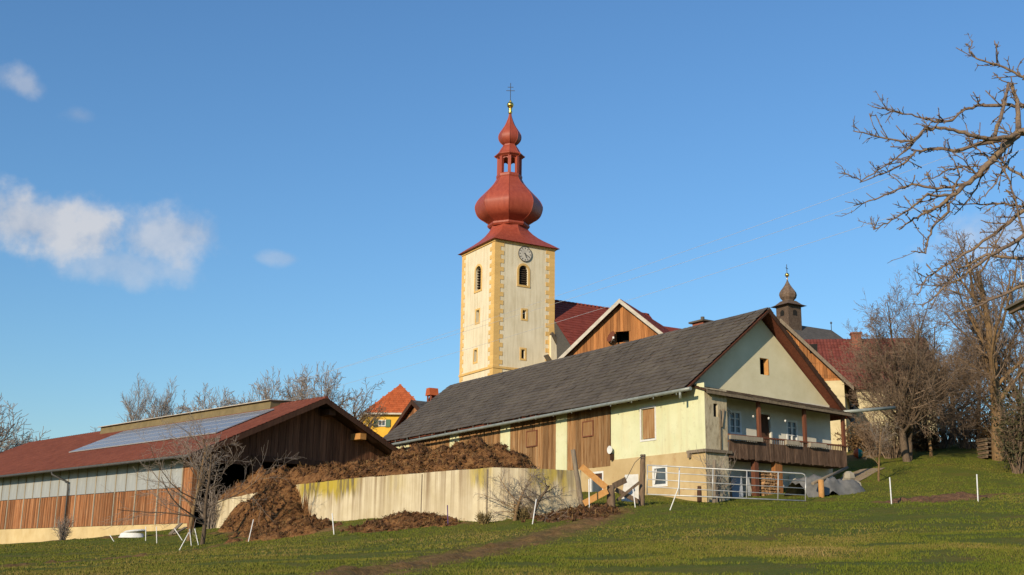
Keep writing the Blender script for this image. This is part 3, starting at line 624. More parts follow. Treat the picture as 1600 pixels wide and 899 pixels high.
obj('gutter', gt, M['gutter'], fh)
sp0 = H.L(atY(1318, 644, 56.0)); sp1 = H.L(atY(1398, 637, 57.0))
obj('gutter_spout', MB().tube([sp0, sp1], .085, 8), M['gutter'], fh)
cq = H.onx(1098, 506, AX+.9)
ch = MB(); ch.box(cq.x-.36, cq.x+.36, cq.y-.40, cq.y+.40, AZ-1.3, AZ+.02+.35); obj('chimney', ch, M['brick_red'], fh)
chp = bpy.data.objects[-1] if 0 else None
ch = MB(); ch.box(cq.x-.5, cq.x+.5, cq.y-.55, cq.y+.55, AZ+.372, AZ+.46); ch.tube([(cq.x, cq.y, AZ+.46), (cq.x, cq.y, AZ+.72)], .10, 8); obj('chimney_cap', ch, M['slate'], fh)
# dish lamp on the wall
q = H.onx(951, 703, -.3)
dl = thing('floodlight', 'small round white dish light fixed on the boarded stable wall', 'lamp', H.W(-.05, q.y, q.z), H.rz)
m_ = MB(); m_.tube([(-.05, 0, 0), (-.12, 0, .0), (-.20, 0, 0)], [.05, .14, .20], 14); obj('dish', m_, M['white_plastic'], dl)
obj('bracket', MB().box(-.12, .05, -.06, .06, -.5, -.18).beam((-.06, 0, -.2), (-.06, 0, 0), .03, .03), M['wood_dark'], dl)

# ------------------------------------------------------------------ barn
B = Frame(atY(293, 818, 62), 45)
bn = B.thing('cattle_barn', 'long low barn with red tiled roof, solar panels and upright boards', 'barn')
BL = 40.0; BW = 19.6
be = B.onx(200, 721, -.9); bez = be.z; br_ = B.ony(510, 622, -1.3); BAX, BAZ = br_.x, br_.z
BW = 2*BAX
s0, s1 = B.onx(270, 763).z, B.onx(200, 731).z+.25
obj('base_wall', MB().box(.0, .3, -.1, BL, -2.2, 0.0), M['ochre_base'], bn)
obj('long_wall', MB().box(.05, .2, 0, BL, 0.0, bez+.5), M['wood_dark'], bn)
planks(bn, 'x', .05, 0.9, BL, 0.02, s0, M['wood_barn'], .165, .04, name='wall_board', joined=True, seed=4)
planks(bn, 'x', .05, 0.0, 0.9, 0.02, bez+.4, M['wood_barn'], .18, .04, name='corner_board', seed=5)
npn = 31; pw = (BL-.9)/npn
pm = MB().box(.0, .035, .04, pw-.04, s0+.03, bez+.35).mesh('pane')
for k in range(npn): o = obj('pane', pm, M['polycarbonate'], bn, (0, .9+k*pw, 0))
for k in range(npn+1):
    y = .9+k*pw; d = .05 if k % 2 == 0 else .032; obj('mullion', MB().box(-.03, .045, y-d, y+d, s0, bez+.4), M['wood_pale'], bn)
for k in range(0, npn+1, 2): y = .9+k*pw; obj('wall_post', MB().box(-.045, .03, y-.05, y+.05, 0, s0), M['wood_pale'], bn)
# gable end with boards, open bays and posts
lin = B.ony(440, 716, 0).z
def gtop(x): return min(bez+.05+(BAZ-bez)*(x+.9)/(BAX+.9), bez+.05+(BAZ-bez)*(2*BAX+.9-x)/(BAX+.9))-.25
po = B.ony(400, 740, 0).x
def glow(x): return lin-.55 if x < po else (lin+.02 if x < po+5.2 else -1.0)
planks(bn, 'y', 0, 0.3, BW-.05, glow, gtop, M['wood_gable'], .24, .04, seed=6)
gbk = MB(); gbk.poly([(.1, .05, lin-.3), (BW, .05, lin-.3), (BW, .05, gtop(BW)), (BAX, .05, gtop(BAX)), (.1, .05, gtop(.1))]); gbk.poly([(po+5.2, .05, -1.5), (BW, .05, -1.5), (BW, .05, lin), (po+5.2, .05, lin)]); obj('gable_wall', gbk, M['wood_dark'], bn)
obj('lintel', MB().box(po-.4, po+5.6, -.16, .10, lin-.28, lin+.02), M['wood_dark'], bn)
obj('bay_post', MB().box(po-.3, po+.2, -.12, .2, -1.4, lin-.28), M['wood_dark'], bn)
obj('bay_post', MB().box(.0, .3, -.12, .05, -1.4, lin), M['wood_barn'], bn)
rw = MB(); rw.poly([(BW, 0, -2), (BW, BL, -2), (BW, BL, bez), (BW, 0, bez)]); rw.poly([(0, BL, -2), (BW, BL, -2), (BW, BL, bez), (BAX, BL, BAZ-.2), (0, BL, bez)]); obj('rear_wall', rw, M['wood_dark'], bn)
bvy = -1.3; bxe, bxr = -.9, 2*BAX+.9
brf = MB()
for (x0, z0, x1, z1) in ((bxe, bez, BAX, BAZ), (BAX, BAZ, bxr, bez)):
    brf.hexa([(x0, bvy, z0), (x1, bvy, z1), (x1, BL, z1), (x0, BL, z0)], [(x0, bvy, z0-.14), (x1, bvy, z1-.14), (x1, BL, z1-.14), (x0, BL, z0-.14)])
obj('roof', brf, M['wood_dark'], bn)
tile_field('roof_tiles', M['tile_barn'], bn, (bxe-.05, bvy-.03, bez), (0, BL-bvy+.03, 0), (BAX-bxe+.05, 0, BAZ-bez), 165, 34, 'pan', .006, 21)
tile_field('roof_tiles', M['tile_barn'], bn, (bxr+.05, bvy-.03, bez), (0, BL-bvy+.03, 0), (BAX-bxr-.05, 0, BAZ-bez), 165, 34, 'pan', .006, 22)
rc = MB()
for k in range(102): y = bvy-.03+k*.403; rc.tube([(BAX, y, BAZ-.02), (BAX, y+.42, BAZ-.04)], [.15, .13], 8)
stuff(obj('ridge_tiles', rc, M['tile_barn'], bn))
vb = MB()
for (x0, z0, x1, z1) in ((bxe, bez, BAX, BAZ), (BAX, BAZ, bxr, bez)):
    vb.hexa([(x0, bvy-.04, z0-.01), (x1, bvy-.04, z1-.01), (x1, bvy, z1-.01), (x0, bvy, z0-.01)], [(x0, bvy-.04, z0-.32), (x1, bvy-.04, z1-.32), (x1, bvy, z1-.32), (x0, bvy, z0-.32)])
obj('verge_board', vb, M['wood_dark'], bn)
for (a, b, m_) in ((568, 682, 'wood_new_lit'), (520, 644, 'wood_dark'), (340, 690, 'wood_dark')):  # first purlin: sunlight on its end painted in as a brighter wood
    q = B.ony(a, b, -1.0); obj('purlin', MB().box(q.x-.22, q.x+.22, -.98, .2, q.z-.18, q.z+.18), M[m_], bn)
bg_ = MB(); bg_.tube([(bxe-.1, bvy, bez-.08), (bxe-.1, BL, bez-.08)], .085, 8); obj('gutter', bg_, M['iron'], bn)
q = B.onx(103, 800, -.1)
obj('downpipe', MB().tube([(bxe-.1, q.y+.6, bez-.1), (bxe-.1, q.y+.5, bez-.3), (-.14, q.y+.05, bez-.75), (-.12, q.y, bez-1.2), (-.12, q.y, -1.6)], .06, 8), M['iron'], bn)
# ridge vent and solar panels
def slope_pt(px, py, off=0.0):                          # pixel to the near roof slope
    k = (BAZ-bez)/(BAX-bxe); nrm = Vector((-k, 0, 1)).normalized(); d = Vector(ray(px, py)); dl_ = Vector((d.dot(B.X), d.dot(B.Y), d.z)); o_ = B.L((0, 0, 0))
    p0 = Vector((bxe, 0, bez))+nrm*off; t = (p0-o_).dot(nrm)/dl_.dot(nrm); return o_+dl_*t
v0 = B.onx(430, 630, BAX-.5).y; v1 = B.onx(163, 678, BAX-.5).y
vt = MB(); vt.prism([(BAX-.85, v0, BAZ-.5), (BAX-.8, v0, BAZ+.17), (BAX+.75, v0, BAZ+.27), (BAX+.85, v0, BAZ-.5)], (0, v1-v0, 0)); obj('ridge_vent', vt, M['vent_olive'], bn)
vt = MB(); vt.hexa([(BAX-1.0, v0-.1, BAZ+.17), (BAX+.9, v0-.1, BAZ+.30), (BAX+.9, v1+.1, BAZ+.30), (BAX-1.0, v1+.1, BAZ+.17)], [(BAX-1.0, v0-.1, BAZ+.21), (BAX+.9, v0-.1, BAZ+.35), (BAX+.9, v1+.1, BAZ+.35), (BAX-1.0, v1+.1, BAZ+.21)]); obj('vent_cap', vt, M['verge_white'], bn)
c00, c10, c11, c01 = slope_pt(96, 714), slope_pt(344, 677), slope_pt(444, 638), slope_pt(188, 681)
ya, yb = (c10.y+c11.y)/2, (c00.y+c01.y)/2; xa, xb = (c00.x+c10.x)/2, (c11.x+c01.x)/2
ksl = (BAZ-bez)/(BAX-bxe); sa = math.atan(ksl); Ls = (xb-xa)/cos(sa); rows = 4; cols = max(6, round((yb-ya)/1.05)); pu, pv = (yb-ya)/cols, Ls/rows
pmesh = MB().box(.012, pu-.012, .012, pv-.012, 0, .035).mesh('solar_panel'); fmesh = MB()
for (p, q_, s, t) in ((0, pu, 0, .03), (0, pu, pv-.03, pv), (0, .03, .03, pv-.03), (pu-.03, pu, .03, pv-.03)): fmesh.box(p, q_, s, t, -.01, .045)
fmesh = fmesh.mesh('panel_frame')
for i in range(rows):
    for j in range(cols):
        o = obj('solar_panel', pmesh, M['solar_cells'], bn); x = xa+i*pv*cos(sa)
        o.matrix_local = Matrix.Translation((x-.13*sin(sa), ya+(j+1)*pu, bez+(x-bxe)*ksl+.13*cos(sa))) @ Matrix.Rotation(-pi/2, 4, 'Z') @ Matrix.Rotation(sa, 4, 'X')
        obj('panel_frame', fmesh, M['panel_alu'], o)

# ------------------------------------------------------------------ church tower
tp = atY(774, 375, 100); TB = 8.0
T = Frame((tp.x, tp.y, TB), 60); TW = 6.3; TE = tp.z-TB+.1
tw = T.thing('church_tower', 'tall cream church tower with ochre corner blocks and red onion dome', 'tower')
def trect(ax, p0, p1):
    f = T.onx if ax == 'x' else T.ony; i = 1 if ax == 'x' else 0
    a, b = f(*p0), f(*p1); return [min(a[i], b[i]), max(a[i], b[i]), min(a.z, b.z), max(a.z, b.z)]
la, ls1, ls2 = trect('x', (743.5, 418), (751.5, 452)), trect('x', (744, 486), (748.5, 503)), trect('x', (741, 548), (745, 565))
ra, rs1, rs2 = trect('y', (811, 414), (825, 447)), trect('y', (816.5, 484.5), (822, 499)), trect('y', (814.5, 546), (820, 561))
for ax, hs in (('x', (la, ls1, ls2)), ('y', (ra, rs1, rs2))):
    m_ = MB(); wall_face(m_, ax, 0, 0, TW, -4, TE, hs, .4)
    A = hs[0]; rr = (A[1]-A[0])/2; ca, cz = (A[0]+A[1])/2, A[3]-rr
    for sgn in (-1, 1):                                 # masonry in the corners beside the arch
        pts = [P_ax(ax, 0, ca+sgn*rr, A[3], 0)]+[P_ax(ax, 0, ca+sgn*rr*sin(t), cz+rr*cos(t), 0) for t in [pi/2*k/8 for k in range(9)]]
        off = (.39, 0, 0) if ax == 'x' else (0, .39, 0); m_.prism(pts, off, .5)
    obj('tower_wall', m_, M['tower_plaster'], tw)
    for h in hs[1:]:
        f = MB(); t = .16
        for (p, q, s, u) in ((h[0]-t, h[1]+t, h[2]-t, h[2]), (h[0]-t, h[1]+t, h[3], h[3]+t), (h[0]-t, h[0], h[2], h[3]), (h[1], h[1]+t, h[2], h[3])): abox(f, ax, 0, p, q, -.035, .02, s, u)
        w_ = obj('slit_window', f, M['tower_trim'], tw); obj('pane', abox(MB(), ax, 0, h[0]-.01, h[1]+.01, .3, .33, h[2]-.01, h[3]+.01), M['dark_opening'], w_)
    arc = [(ca-rr, A[2])]+[(ca-rr*cos(t), cz+rr*sin(t)) for t in [pi*k/14 for k in range(15)]]+[(ca+rr, A[2])]
    t = .2; oarc = [(ca-rr-t, A[2])]+[(ca-(rr+t)*cos(u), cz+(rr+t)*sin(u)) for u in [pi*k/14 for k in range(15)]]+[(ca+rr+t, A[2])]
    f = MB()
    for k in range(len(arc)-1):
        q = [P_ax(ax, 0, *arc[k], -.04), P_ax(ax, 0, *arc[k+1], -.04), P_ax(ax, 0, *oarc[k+1], -.04), P_ax(ax, 0, *oarc[k], -.04)]
        f.hexa(q, [P_ax(ax, 0, *p, .01) for p in (arc[k], arc[k+1], oarc[k+1], oarc[k])], .5)
    abox(f, ax, 0, ca-rr-t, ca+rr+t, -.06, .03, A[2]-.18, A[2]-.002)
    w_ = obj('belfry_window', f, M['tower_trim'], tw)
    lv = MB()
    for k in range(9): z = A[2]+(A[3]-A[2])*(k+.2)/9; abox(lv, ax, 0, A[0], A[1], .16, .30, z, z+.09)
    obj('louvres', lv, M['louvre'], w_); obj('opening', abox(MB(), ax, 0, A[0]-.01, A[1]+.01, .34, .38, A[2], A[3]), M['dark_opening'], w_)
bk = MB(); bk.poly([(TW, 0, -4), (TW, TW, -4), (TW, TW, TE), (TW, 0, TE)]); bk.poly([(0, TW, -4), (TW, TW, -4), (TW, TW, TE), (0, TW, TE)]); bk.poly([(0, 0, TE), (TW, 0, TE), (TW, TW, TE), (0, TW, TE)]); obj('tower_wall', bk, M['tower_plaster'], tw)
sz = 17.2-TB
sc = MB(); sc.box(-.09, TW+.09, -.09, -.003, sz-.1, sz+.1); sc.box(-.09, -.003, -.003, TW+.09, sz-.1, sz+.1); obj('string_course', sc, M['tower_trim'], tw)
cn = MB(); cn.box(-.10, TW+.10, -.10, -.003, TE-.22, TE-.02); cn.box(-.10, -.003, -.003, TW+.10, TE-.22, TE-.02); obj('cornice', cn, M['tower_trim'], tw)
qh = .385; qa = MB().box(-.035, .92, -.035, .56, 0, qh).mesh('quoin'); qb = MB().box(-.035, .56, -.035, .92, 0, qh).mesh('quoin')
qx = [MB().box(TW-w_, TW+.035, -.035, .3, 0, qh).mesh('quoin') for w_ in (.92, .56)]; qy = [MB().box(-.035, .3, TW-w_, TW+.035, 0, qh).mesh('quoin') for w_ in (.62, .38)]
nq = int((TE-.24-(sz-2.6))/qh)
for k in range(nq):
    z = TE-.225-(k+1)*qh
    if abs(z+qh/2-sz) < .02: continue
    for me_ in ((qa, qb)[k % 2], qx[k % 2], qy[k % 2]): obj('quoin', me_, M['tower_trim'], tw, (0, 0, z))
# clock
cc = T.ony(820, 397.5, 0); cr = .70
ck = obj('clock', MB().tube([(cc.x, -.01, cc.z), (cc.x, -.07, cc.z)], cr, 32), M['dial'], tw)
rm = MB(); rm.tube([(cc.x+cr*cos(2*pi*k/32), -.07, cc.z+cr*sin(2*pi*k/32)) for k in range(33)], .035, 6, False); obj('rim', rm, M['iron'], ck)
hm = MB()
for k in range(12):
    a_ = pi/6*k; d_ = Vector((sin(a_), 0, cos(a_))); c_ = Vector((cc.x, -.078, cc.z)); hm.beam(c_+d_*.47, c_+d_*.61, .065, .012, up=(0, 1, 0))
obj('hour_marks', hm, M['iron'], ck)
hd = MB(); c_ = Vector((cc.x, -.095, cc.z))
for a_, L_, w_ in ((2.05, .50, .055), (2.75, .36, .075)): d_ = Vector((sin(a_), 0, cos(a_))); hd.beam(c_-d_*.12, c_+d_*L_, w_, .014, up=(0, 1, 0))
obj('hands', hd, M['iron'], ck)
# roof: square bell, octagonal onion, lantern, small onion
ax_, ay_ = TW/2, TW/2; Yc = T.W(ax_, ay_, 0).y
def tz(py): return atY(797, py, Yc).z-TB
MPX = 0.0607
def octo(profile, ph=None, name='dome', m_='dome_red', n=8):
    ph = (-pi/2-T.rz) if ph is None else ph
    if len(profile) > 6:                                # rounder curve through the given points
        q = []; pp_ = [profile[0]]+list(profile)+[profile[-1]]
        for i in range(1, len(pp_)-2):
            a, b, c, d = pp_[i-1:i+3]
            for j in range(4):
                t = j/4; q.append(tuple(.5*(2*b[e]+(c[e]-a[e])*t+(2*a[e]-5*b[e]+4*c[e]-d[e])*t*t+(3*b[e]-a[e]-3*c[e]+d[e])*t**3) for e in (0, 1)))
        profile = q+[profile[-1]]
    o = obj(name, MB().lathe([(w*MPX/cos(pi/n)*.985, tz(y)) for y, w in profile], n, ax_, ay_, ph), M[m_], tw)
    if len(profile) > 6:
        for k in range(n): obj('seam', MB().tube([(ax_+w*MPX/cos(pi/n)*.985*cos(ph+2*pi*k/n), ay_+w*MPX/cos(pi/n)*.985*sin(ph+2*pi*k/n), tz(y)) for y, w in profile], .028, 5), M[m_], o)
    return o
zc = tz(357); lv = []
h0 = TW/2+.38
for t in [0, .06, .14, .24, .36, .5, .66, .83, 1.0]:
    z = TE-.03+(zc-TE+.03)*t; s = 1-t; hw = 1.66+(h0-1.66)*(s**1.9)*.75+(h0-1.66)*s*.25
    rr = hw*(1+.0*s); pts = []
    for k in range(8):
        a_ = pi/4*k; b_ = abs(cos(a_))+abs(sin(a_)); sq = hw/max(abs(cos(a_)), abs(sin(a_))); oc = hw*1.04
        R_ = oc+(sq-oc)*min(1, s*1.25); pts.append((ax_+R_*cos(a_), ay_+R_*sin(a_), z))
    lv.append(pts)
rb = MB(); rb.add([p for l in lv for p in l], [(i*8+k, i*8+(k+1) % 8, i*8+8+(k+1) % 8, i*8+8+k) for i in range(len(lv)-1) for k in range(8)]+[tuple(range(8))[::-1]]); obj('bell_roof', rb, M['dome_red'], tw)
octo([(358, 29), (355.5, 31), (353, 31), (351.5, 27)], name='neck_moulding')
octo([(352, 27), (348.5, 33), (344, 41), (338.5, 46), (331, 48.8), (324, 49.5), (317, 47), (310.5, 42.5), (303.5, 36), (296, 29), (289.5, 23.5), (284, 20), (280.5, 18.3)], name='onion_dome')
octo([(281, 18.5), (279, 19.3), (276, 19.3), (274.5, 18)], name='lantern_sill')
for k in range(8):                                      # open lantern: eight corner posts and arched heads
    a_ = -pi/2-T.rz+k*pi/4; a2 = a_+pi/4; R_ = 17.0*MPX
    obj('lantern_post', MB().beam((ax_+R_*cos(a_), ay_+R_*sin(a_), tz(275.5)), (ax_+R_*cos(a_), ay_+R_*sin(a_), tz(247)), .30, .30, up=(cos(a_), sin(a_), 0)), M['dome_red'], tw)
    p0, p1 = Vector((ax_+R_*cos(a_), ay_+R_*sin(a_), 0)), Vector((ax_+R_*cos(a2), ay_+R_*sin(a2), 0)); L_ = (p1-p0).length; zt, za = tz(247), tz(250.5); zs = tz(256.5)
    am = MB()
    for j in range(8):
        u0, u1 = j/8, (j+1)/8; f0 = zs+(za-zs)*sin(pi*u0)**.6 if 0 < u0 < 1 else zs; f1 = zs+(za-zs)*sin(pi*u1)**.6 if 0 < u1 < 1 else zs
        q0, q1 = p0.lerp(p1, u0), p0.lerp(p1, u1); inn = Vector((ax_, ay_, 0)); i0, i1 = q0.lerp(inn, .14), q1.lerp(inn, .14)
        am.hexa([(q0.x, q0.y, f0), (q1.x, q1.y, f1), (q1.x, q1.y, zt), (q0.x, q0.y, zt)], [(i0.x, i0.y, f0), (i1.x, i1.y, f1), (i1.x, i1.y, zt), (i0.x, i0.y, zt)], .5)
    obj('lantern_arch', am, M['dome_red'], tw)
octo([(249, 18.2), (247.5, 20), (246, 22.2), (244.5, 22.2), (243.5, 19.5), (240.5, 16.5), (236.5, 14.5), (232.5, 12.3), (229.5, 10.0)], name='lantern_roof')
octo([(230, 10.2), (228, 10.2), (227, 9.2)], name='neck_moulding')
octo([(227.5, 9.3), (225, 12.5), (221, 15.6), (216, 16.9), (211, 16.2), (206, 13.5), (201, 10.2), (196, 7.2), (190, 4.6), (184, 2.6), (178.5, 1.5)], name='small_onion_dome')
gb = MB(); gb.lathe([(.03, tz(180)), (.16, tz(178)), (.20, tz(175)), (.12, tz(172.5)), (.2, tz(171)), (.16, tz(169.5))], 12, ax_, ay_, sm=True)
R_ = .33; z_ = tz(164.5); gb.lathe([(max(.02, R_*sin(pi*k/10)), z_-R_*cos(pi*k/10)) for k in range(11)], 16, ax_, ay_, sm=True); gb.lathe([(.10, z_+R_-.03), (.12, z_+R_+.08), (.03, z_+R_+.2)], 10, ax_, ay_); obj('gold_ball', gb, M['gold'], tw)
cs = MB(); c_ = Vector((ax_, ay_, 0)); xd = Vector((cos(-T.rz), sin(-T.rz), 0))
z0_, z1_ = tz(160), tz(130); cs.beam(c_+Vector((0, 0, z0_)), c_+Vector((0, 0, z1_)), .045, .045, up=(0, 1, 0))
for z_, w_ in ((tz(142), .42), (tz(136.5), .28)): cs.beam(c_-xd*w_+Vector((0, 0, z_)), c_+xd*w_+Vector((0, 0, z_)), .04, .045)
obj('cross', cs, M['iron'], tw)

# ------------------------------------------------------------------ generic gabled building in its own frame (local X along the gable, Y back)
def gabled(F, name, label, cat, x0, x1, ze, xa, za, zg, ylen, wall_m, roof_m, board_m=None, board_z=None, over=.5, eover=.5, verge_m='wood_dark', kind='slate', vthick=.2, pw=.22, joined=False, hole=None, seed=40, nu=None):
    t = F.thing(name, label, cat)
    w = MB(); wall_face(w, 'y', 0, x0, x1, zg, ze, []); w.poly([(x0, 0, zg), (x0, ylen, zg), (x0, ylen, ze), (x0, 0, ze)]); w.poly([(x1, 0, zg), (x1, ylen, zg), (x1, ylen, ze), (x1, 0, ze)]); w.poly([(x0, ylen, zg), (x1, ylen, zg), (x1, ylen, ze), (xa, ylen, za), (x0, ylen, ze)])
    obj('wall', w, M[wall_m], t)
    w = MB(); gable_face(w, 0, x0, x1, ze, xa, za, hole); obj('gable_wall', w, M[board_m or wall_m], t)
    if board_m:
        top = lambda x: min(ze+(za-ze)*(x-x0)/(xa-x0), ze+(za-ze)*(x1-x)/(x1-xa))-.06
        planks(t, 'y', 0, x0+.02, x1-.02, ze if board_z is None else board_z, top, M[board_m], pw, .03, joined=joined, seed=seed, holes=[hole] if hole else ())
    kl, kr = (za-ze)/(xa-x0), (za-ze)/(x1-xa); xl, xr = x0-eover, x1+eover; zl, zr = ze-kl*eover, ze-kr*eover; zt = za+.12; zl += .12; zr += .12
    r = MB()
    for (a, b, c, d) in ((xl, zl, xa, zt), (xa, zt, xr, zr)):
        r.hexa([(a, -over, b), (c, -over, d), (c, ylen+.3, d), (a, ylen+.3, b)], [(a, -over, b-.1), (c, -over, d-.1), (c, ylen+.3, d-.1), (a, ylen+.3, b-.1)])
    obj('roof', r, M['soffit'], t)
    nu = nu or max(6, int((ylen+over+.3)/.35))
    for k, (a, b) in enumerate(((xl-.03, zl), (xr+.03, zr))):
        L_ = hypot(xa-a, zt-b); tile_field('roof_tiles', M[roof_m], t, (a, -over-.02, b+.005), (0, ylen+over+.32, 0), (xa-a, 0, zt-b), nu, max(4, int(L_/.33)), kind, .008, seed+k)
    v = MB()
    for (a, b, c, d) in ((xl, zl, xa, zt), (xa, zt, xr, zr)):
        v.hexa([(a, -over-.05, b+.05), (c, -over-.05, d+.05), (c, -over-.003, d+.05), (a, -over-.003, b+.05)], [(a, -over-.05, b-vthick), (c, -over-.05, d-vthick), (c, -over-.003, d-vthick), (a, -over-.003, b-vthick)])
    obj('verge_board', v, M[verge_m], t)
    return t

# hay barn with white verge boards behind the farmhouse roof
f = Frame((0, 0, 0), 115); f.P = atY(885, 600, 84); f.P.z = 0; apx = f.ony(968, 468, -.5); lf = f.ony(881, 553, -.5); rt_ = f.ony(1034, 521, -.5)
kk = (apx.z-lf.z)/(apx.x-lf.x); hw_ = 5.6; zee = apx.z-.12-hw_*kk
op = (f.ony(962, 520).x, f.ony(983, 520).x, f.ony(975, 535).z, f.ony(975, 518).z)
hb = gabled(f, 'hay_barn', 'boarded hay barn gable with pale verge boards beside the church tower', 'barn', apx.x-hw_, apx.x+hw_, zee, apx.x, apx.z-.12, 5.0, 9.0, 'cream_plaster', 'tile_church', 'wood_orange', over=.5, eover=.6, verge_m='verge_white', vthick=.28, kind='pan', hole=op, seed=41, pw=.26)
obj('hayloft_opening', MB().box(op[0]-.05, op[1]+.05, 1.2, 1.25, op[2]-.1, op[3]+.1), M['dark_opening'], hb)
pd = f.W(*f.ony(957, 527, -.35))
sd = thing('satellite_dish', 'reddish satellite dish beside the dark hayloft opening', 'satellite dish', pd, f.rz)
dm = MB(); dm.tube([(0, .10, 0), (-.03, .06, .01), (-.09, -.02, .03), (-.12, -.06, .05)], [.05, .28, .42, .44], 16); obj('reflector', dm, M['soffit'], sd)
obj('arm', MB().beam((0, .1, -.05), (.0, .35, -.25), .05, .05).beam((-.1, -.06, -.4), (.25, -.5, -.15), .03, .03).box(.2, .32, -.56, -.44, -.22, -.08), M['white_plastic'], sd)

# nave and choir
nv = Frame(T.W(TW-.2, .6, 0), 60); nv.P.z = TB
na = thing('church_nave', 'steep red roofed church nave to the right of the tower', 'church', nv.P, nv.rz)
yr, ye = 1.6, -4.6                                    # ridge and near eave, dark slated hip towards the tower
nr0 = nv.ony(868, 474, yr); nr1 = nv.ony(1022, 490, yr); NL = nr1.x; NZ = (nr0.z+nr1.z)/2; hc = nv.ony(906, 562, ye); NE = hc.z; hx0 = hc.x; yb2 = 2*yr-ye
m_ = MB(); m_.box(hx0+.2, NL-.4, ye+.5, yb2-.5, -4, NE+.1); obj('wall', m_, M['tower_plaster'], na)
m_ = MB(); m_.add([(hx0, ye, NE), (NL, ye, NE), (NL, yb2, NE), (hx0, yb2, NE), (.1, yr, NZ), (NL-.6, yr, NZ)], [(0, 1, 5, 4), (2, 3, 4, 5), (1, 2, 5), (3, 2, 1, 0)]); obj('roof', m_, M['tile_church'], na)
m_ = MB(); m_.add([(hx0-.02, ye, NE), (hx0-.02, yb2, NE), (.08, yr, NZ)], [(0, 2, 1)]); obj('hip_roof', m_, M['iron'], na)
LS = hypot(yr-ye, NZ-NE)
tile_field('roof_tiles', M['tile_church'], na, (0, ye-.03, NE), (NL, 0, 0), (0, yr-ye+.03, NZ-NE), int(NL/.4), 22, 'slate', .006, 51, keep=lambda u, v: (u < NL-.3-.6*v/LS) & (u > hx0+(0.1-hx0)*v/LS+.05))
m_ = MB()
for k in range(int(NL/.45)-1): m_.tube([(k*.45, yr, NZ+.02), (k*.45+.47, yr, NZ)], [.13, .11], 6)
stuff(obj('ridge_tiles', m_, M['tile_church'], na))
m_ = MB(); cz_ = nv.ony(1052, 512, yr).z; cx1 = nv.ony(1120, 520, yr).x; m_.add([(NL-.5, yr-4, cz_-4), (cx1, yr-4, cz_-4), (cx1, yr+4, cz_-4), (NL-.5, yr+4, cz_-4), (NL-.5, yr, cz_), (cx1-2.5, yr, cz_)], [(0, 1, 5, 4), (2, 3, 4, 5), (1, 2, 5), (0, 4, 3), (3, 2, 1, 0)]); obj('choir_roof', m_, M['tile_church'], na)
m_ = MB(); m_.box(NL-.3, cx1-.5, yr-3.6, yr+3.6, -4, cz_-4.02); obj('choir_wall', m_, M['tower_plaster'], na)
bt0, bt1 = nv.ony(858, 522, -.4), nv.ony(880, 566, -.4)
m_ = MB(); m_.prism([(bt0.x-.1, -.9, bt0.z-.2), (bt1.x-.1, -.9, bt1.z-.1), (bt1.x-.1, -.9, -3), (bt0.x-.1, -.9, -3)], (0, .9, 0)); obj('buttress', m_, M['tower_plaster'], na)
m_ = MB(); m_.hexa([(bt0.x-.1, -1.0, bt0.z-.1), (bt1.x+.15, -1.0, bt1.z-.1), (bt1.x+.15, .1, bt1.z-.1), (bt0.x-.1, .1, bt0.z-.1)], [(bt0.x+.05, -1.0, bt0.z+.1), (bt1.x+.35, -1.0, bt1.z+.05), (bt1.x+.35, .1, bt1.z+.05), (bt0.x+.05, .1, bt0.z+.1)]); obj('buttress_cap', m_, M['slate'], na)
q0, q1 = T.ony(853, 556, -.8), T.ony(864, 568, -.8)
m_ = MB(); m_.beam(T.ony(853, 555, -.7), T.ony(861, 568, -.7), .7, .10); m_.beam((q1.x, -.7, q1.z), (q1.x, 0, q1.z), .1, .1); obj('porch_slab', m_, M['slate'], tw)

# boarded gable house behind the farmhouse on the right
f = Frame((0, 0, 0), 108); f.P = atY(1222, 700, 74); f.P.z = 0; apx = f.ony(1220, 499, -.5); re = f.ony(1330, 601, -.5); kk = (apx.z-re.z)/(re.x-apx.x)
xr_ = f.ony(1321, 640).x; hw_ = xr_-apx.x; zee = apx.z-.12-kk*hw_; bzz = f.ony(1300, 591).z
gh = gabled(f, 'boarded_gable_house', 'cream house with bright orange boarded gable behind the farmhouse', 'house', apx.x-hw_, xr_, zee, apx.x, apx.z-.12, 4.2, 9.0, 'cream_plaster', 'slate_old', 'wood_orange', board_z=bzz, over=.5, eover=.6, verge_m='wood_grey', seed=45, pw=.24, vthick=.25)
q = f.ony(1271, 545, -.04); obj('gable_light', MB().box(q.x-.25, q.x+.25, -.06, -.045, q.z-.3, q.z+.3), M['dark_opening'], gh)

# red roofed house at the right, ridge across the view
f = Frame((0, 0, 0), 99); f.P = atY(1290, 690, 82); f.P.z = 0
rh = thing('red_roofed_house', 'cream house under a big red tiled roof behind the bare trees', 'house', (f.P.x, f.P.y, 0), f.rz)
yr = 4.0; r1 = f.ony(1470, 528, yr); r0x = -1.5; e1 = f.ony(1472, 604, -.4); zr, ze_ = r1.z, e1.z; x1_ = e1.x
m_ = MB(); w1_ = (f.ony(1414, 640).x, f.ony(1432, 640).x, f.ony(1420, 662).z, f.ony(1420, 630).z); w2_ = (w1_[0]-4.2, w1_[1]-4.2, w1_[2], w1_[3])
wall_face(m_, 'y', 0, r0x+.5, x1_-.4, 5.0, ze_+.3, [w1_, w2_]); m_.poly([(x1_-.4, 0, 5), (x1_-.4, 8, 5), (x1_-.4, 8, ze_+.3), (x1_-.4, 4, zr-.2), (x1_-.4, 0, ze_+.3)]); m_.poly([(r0x+.5, 0, 5), (r0x+.5, 8, 5), (r0x+.5, 8, ze_+.3), (r0x+.5, 4, zr-.2), (r0x+.5, 0, ze_+.3)]); m_.poly([(r0x+.5, 8, 5), (x1_-.4, 8, 5), (x1_-.4, 8, ze_+.3), (r0x+.5, 8, ze_+.3)])
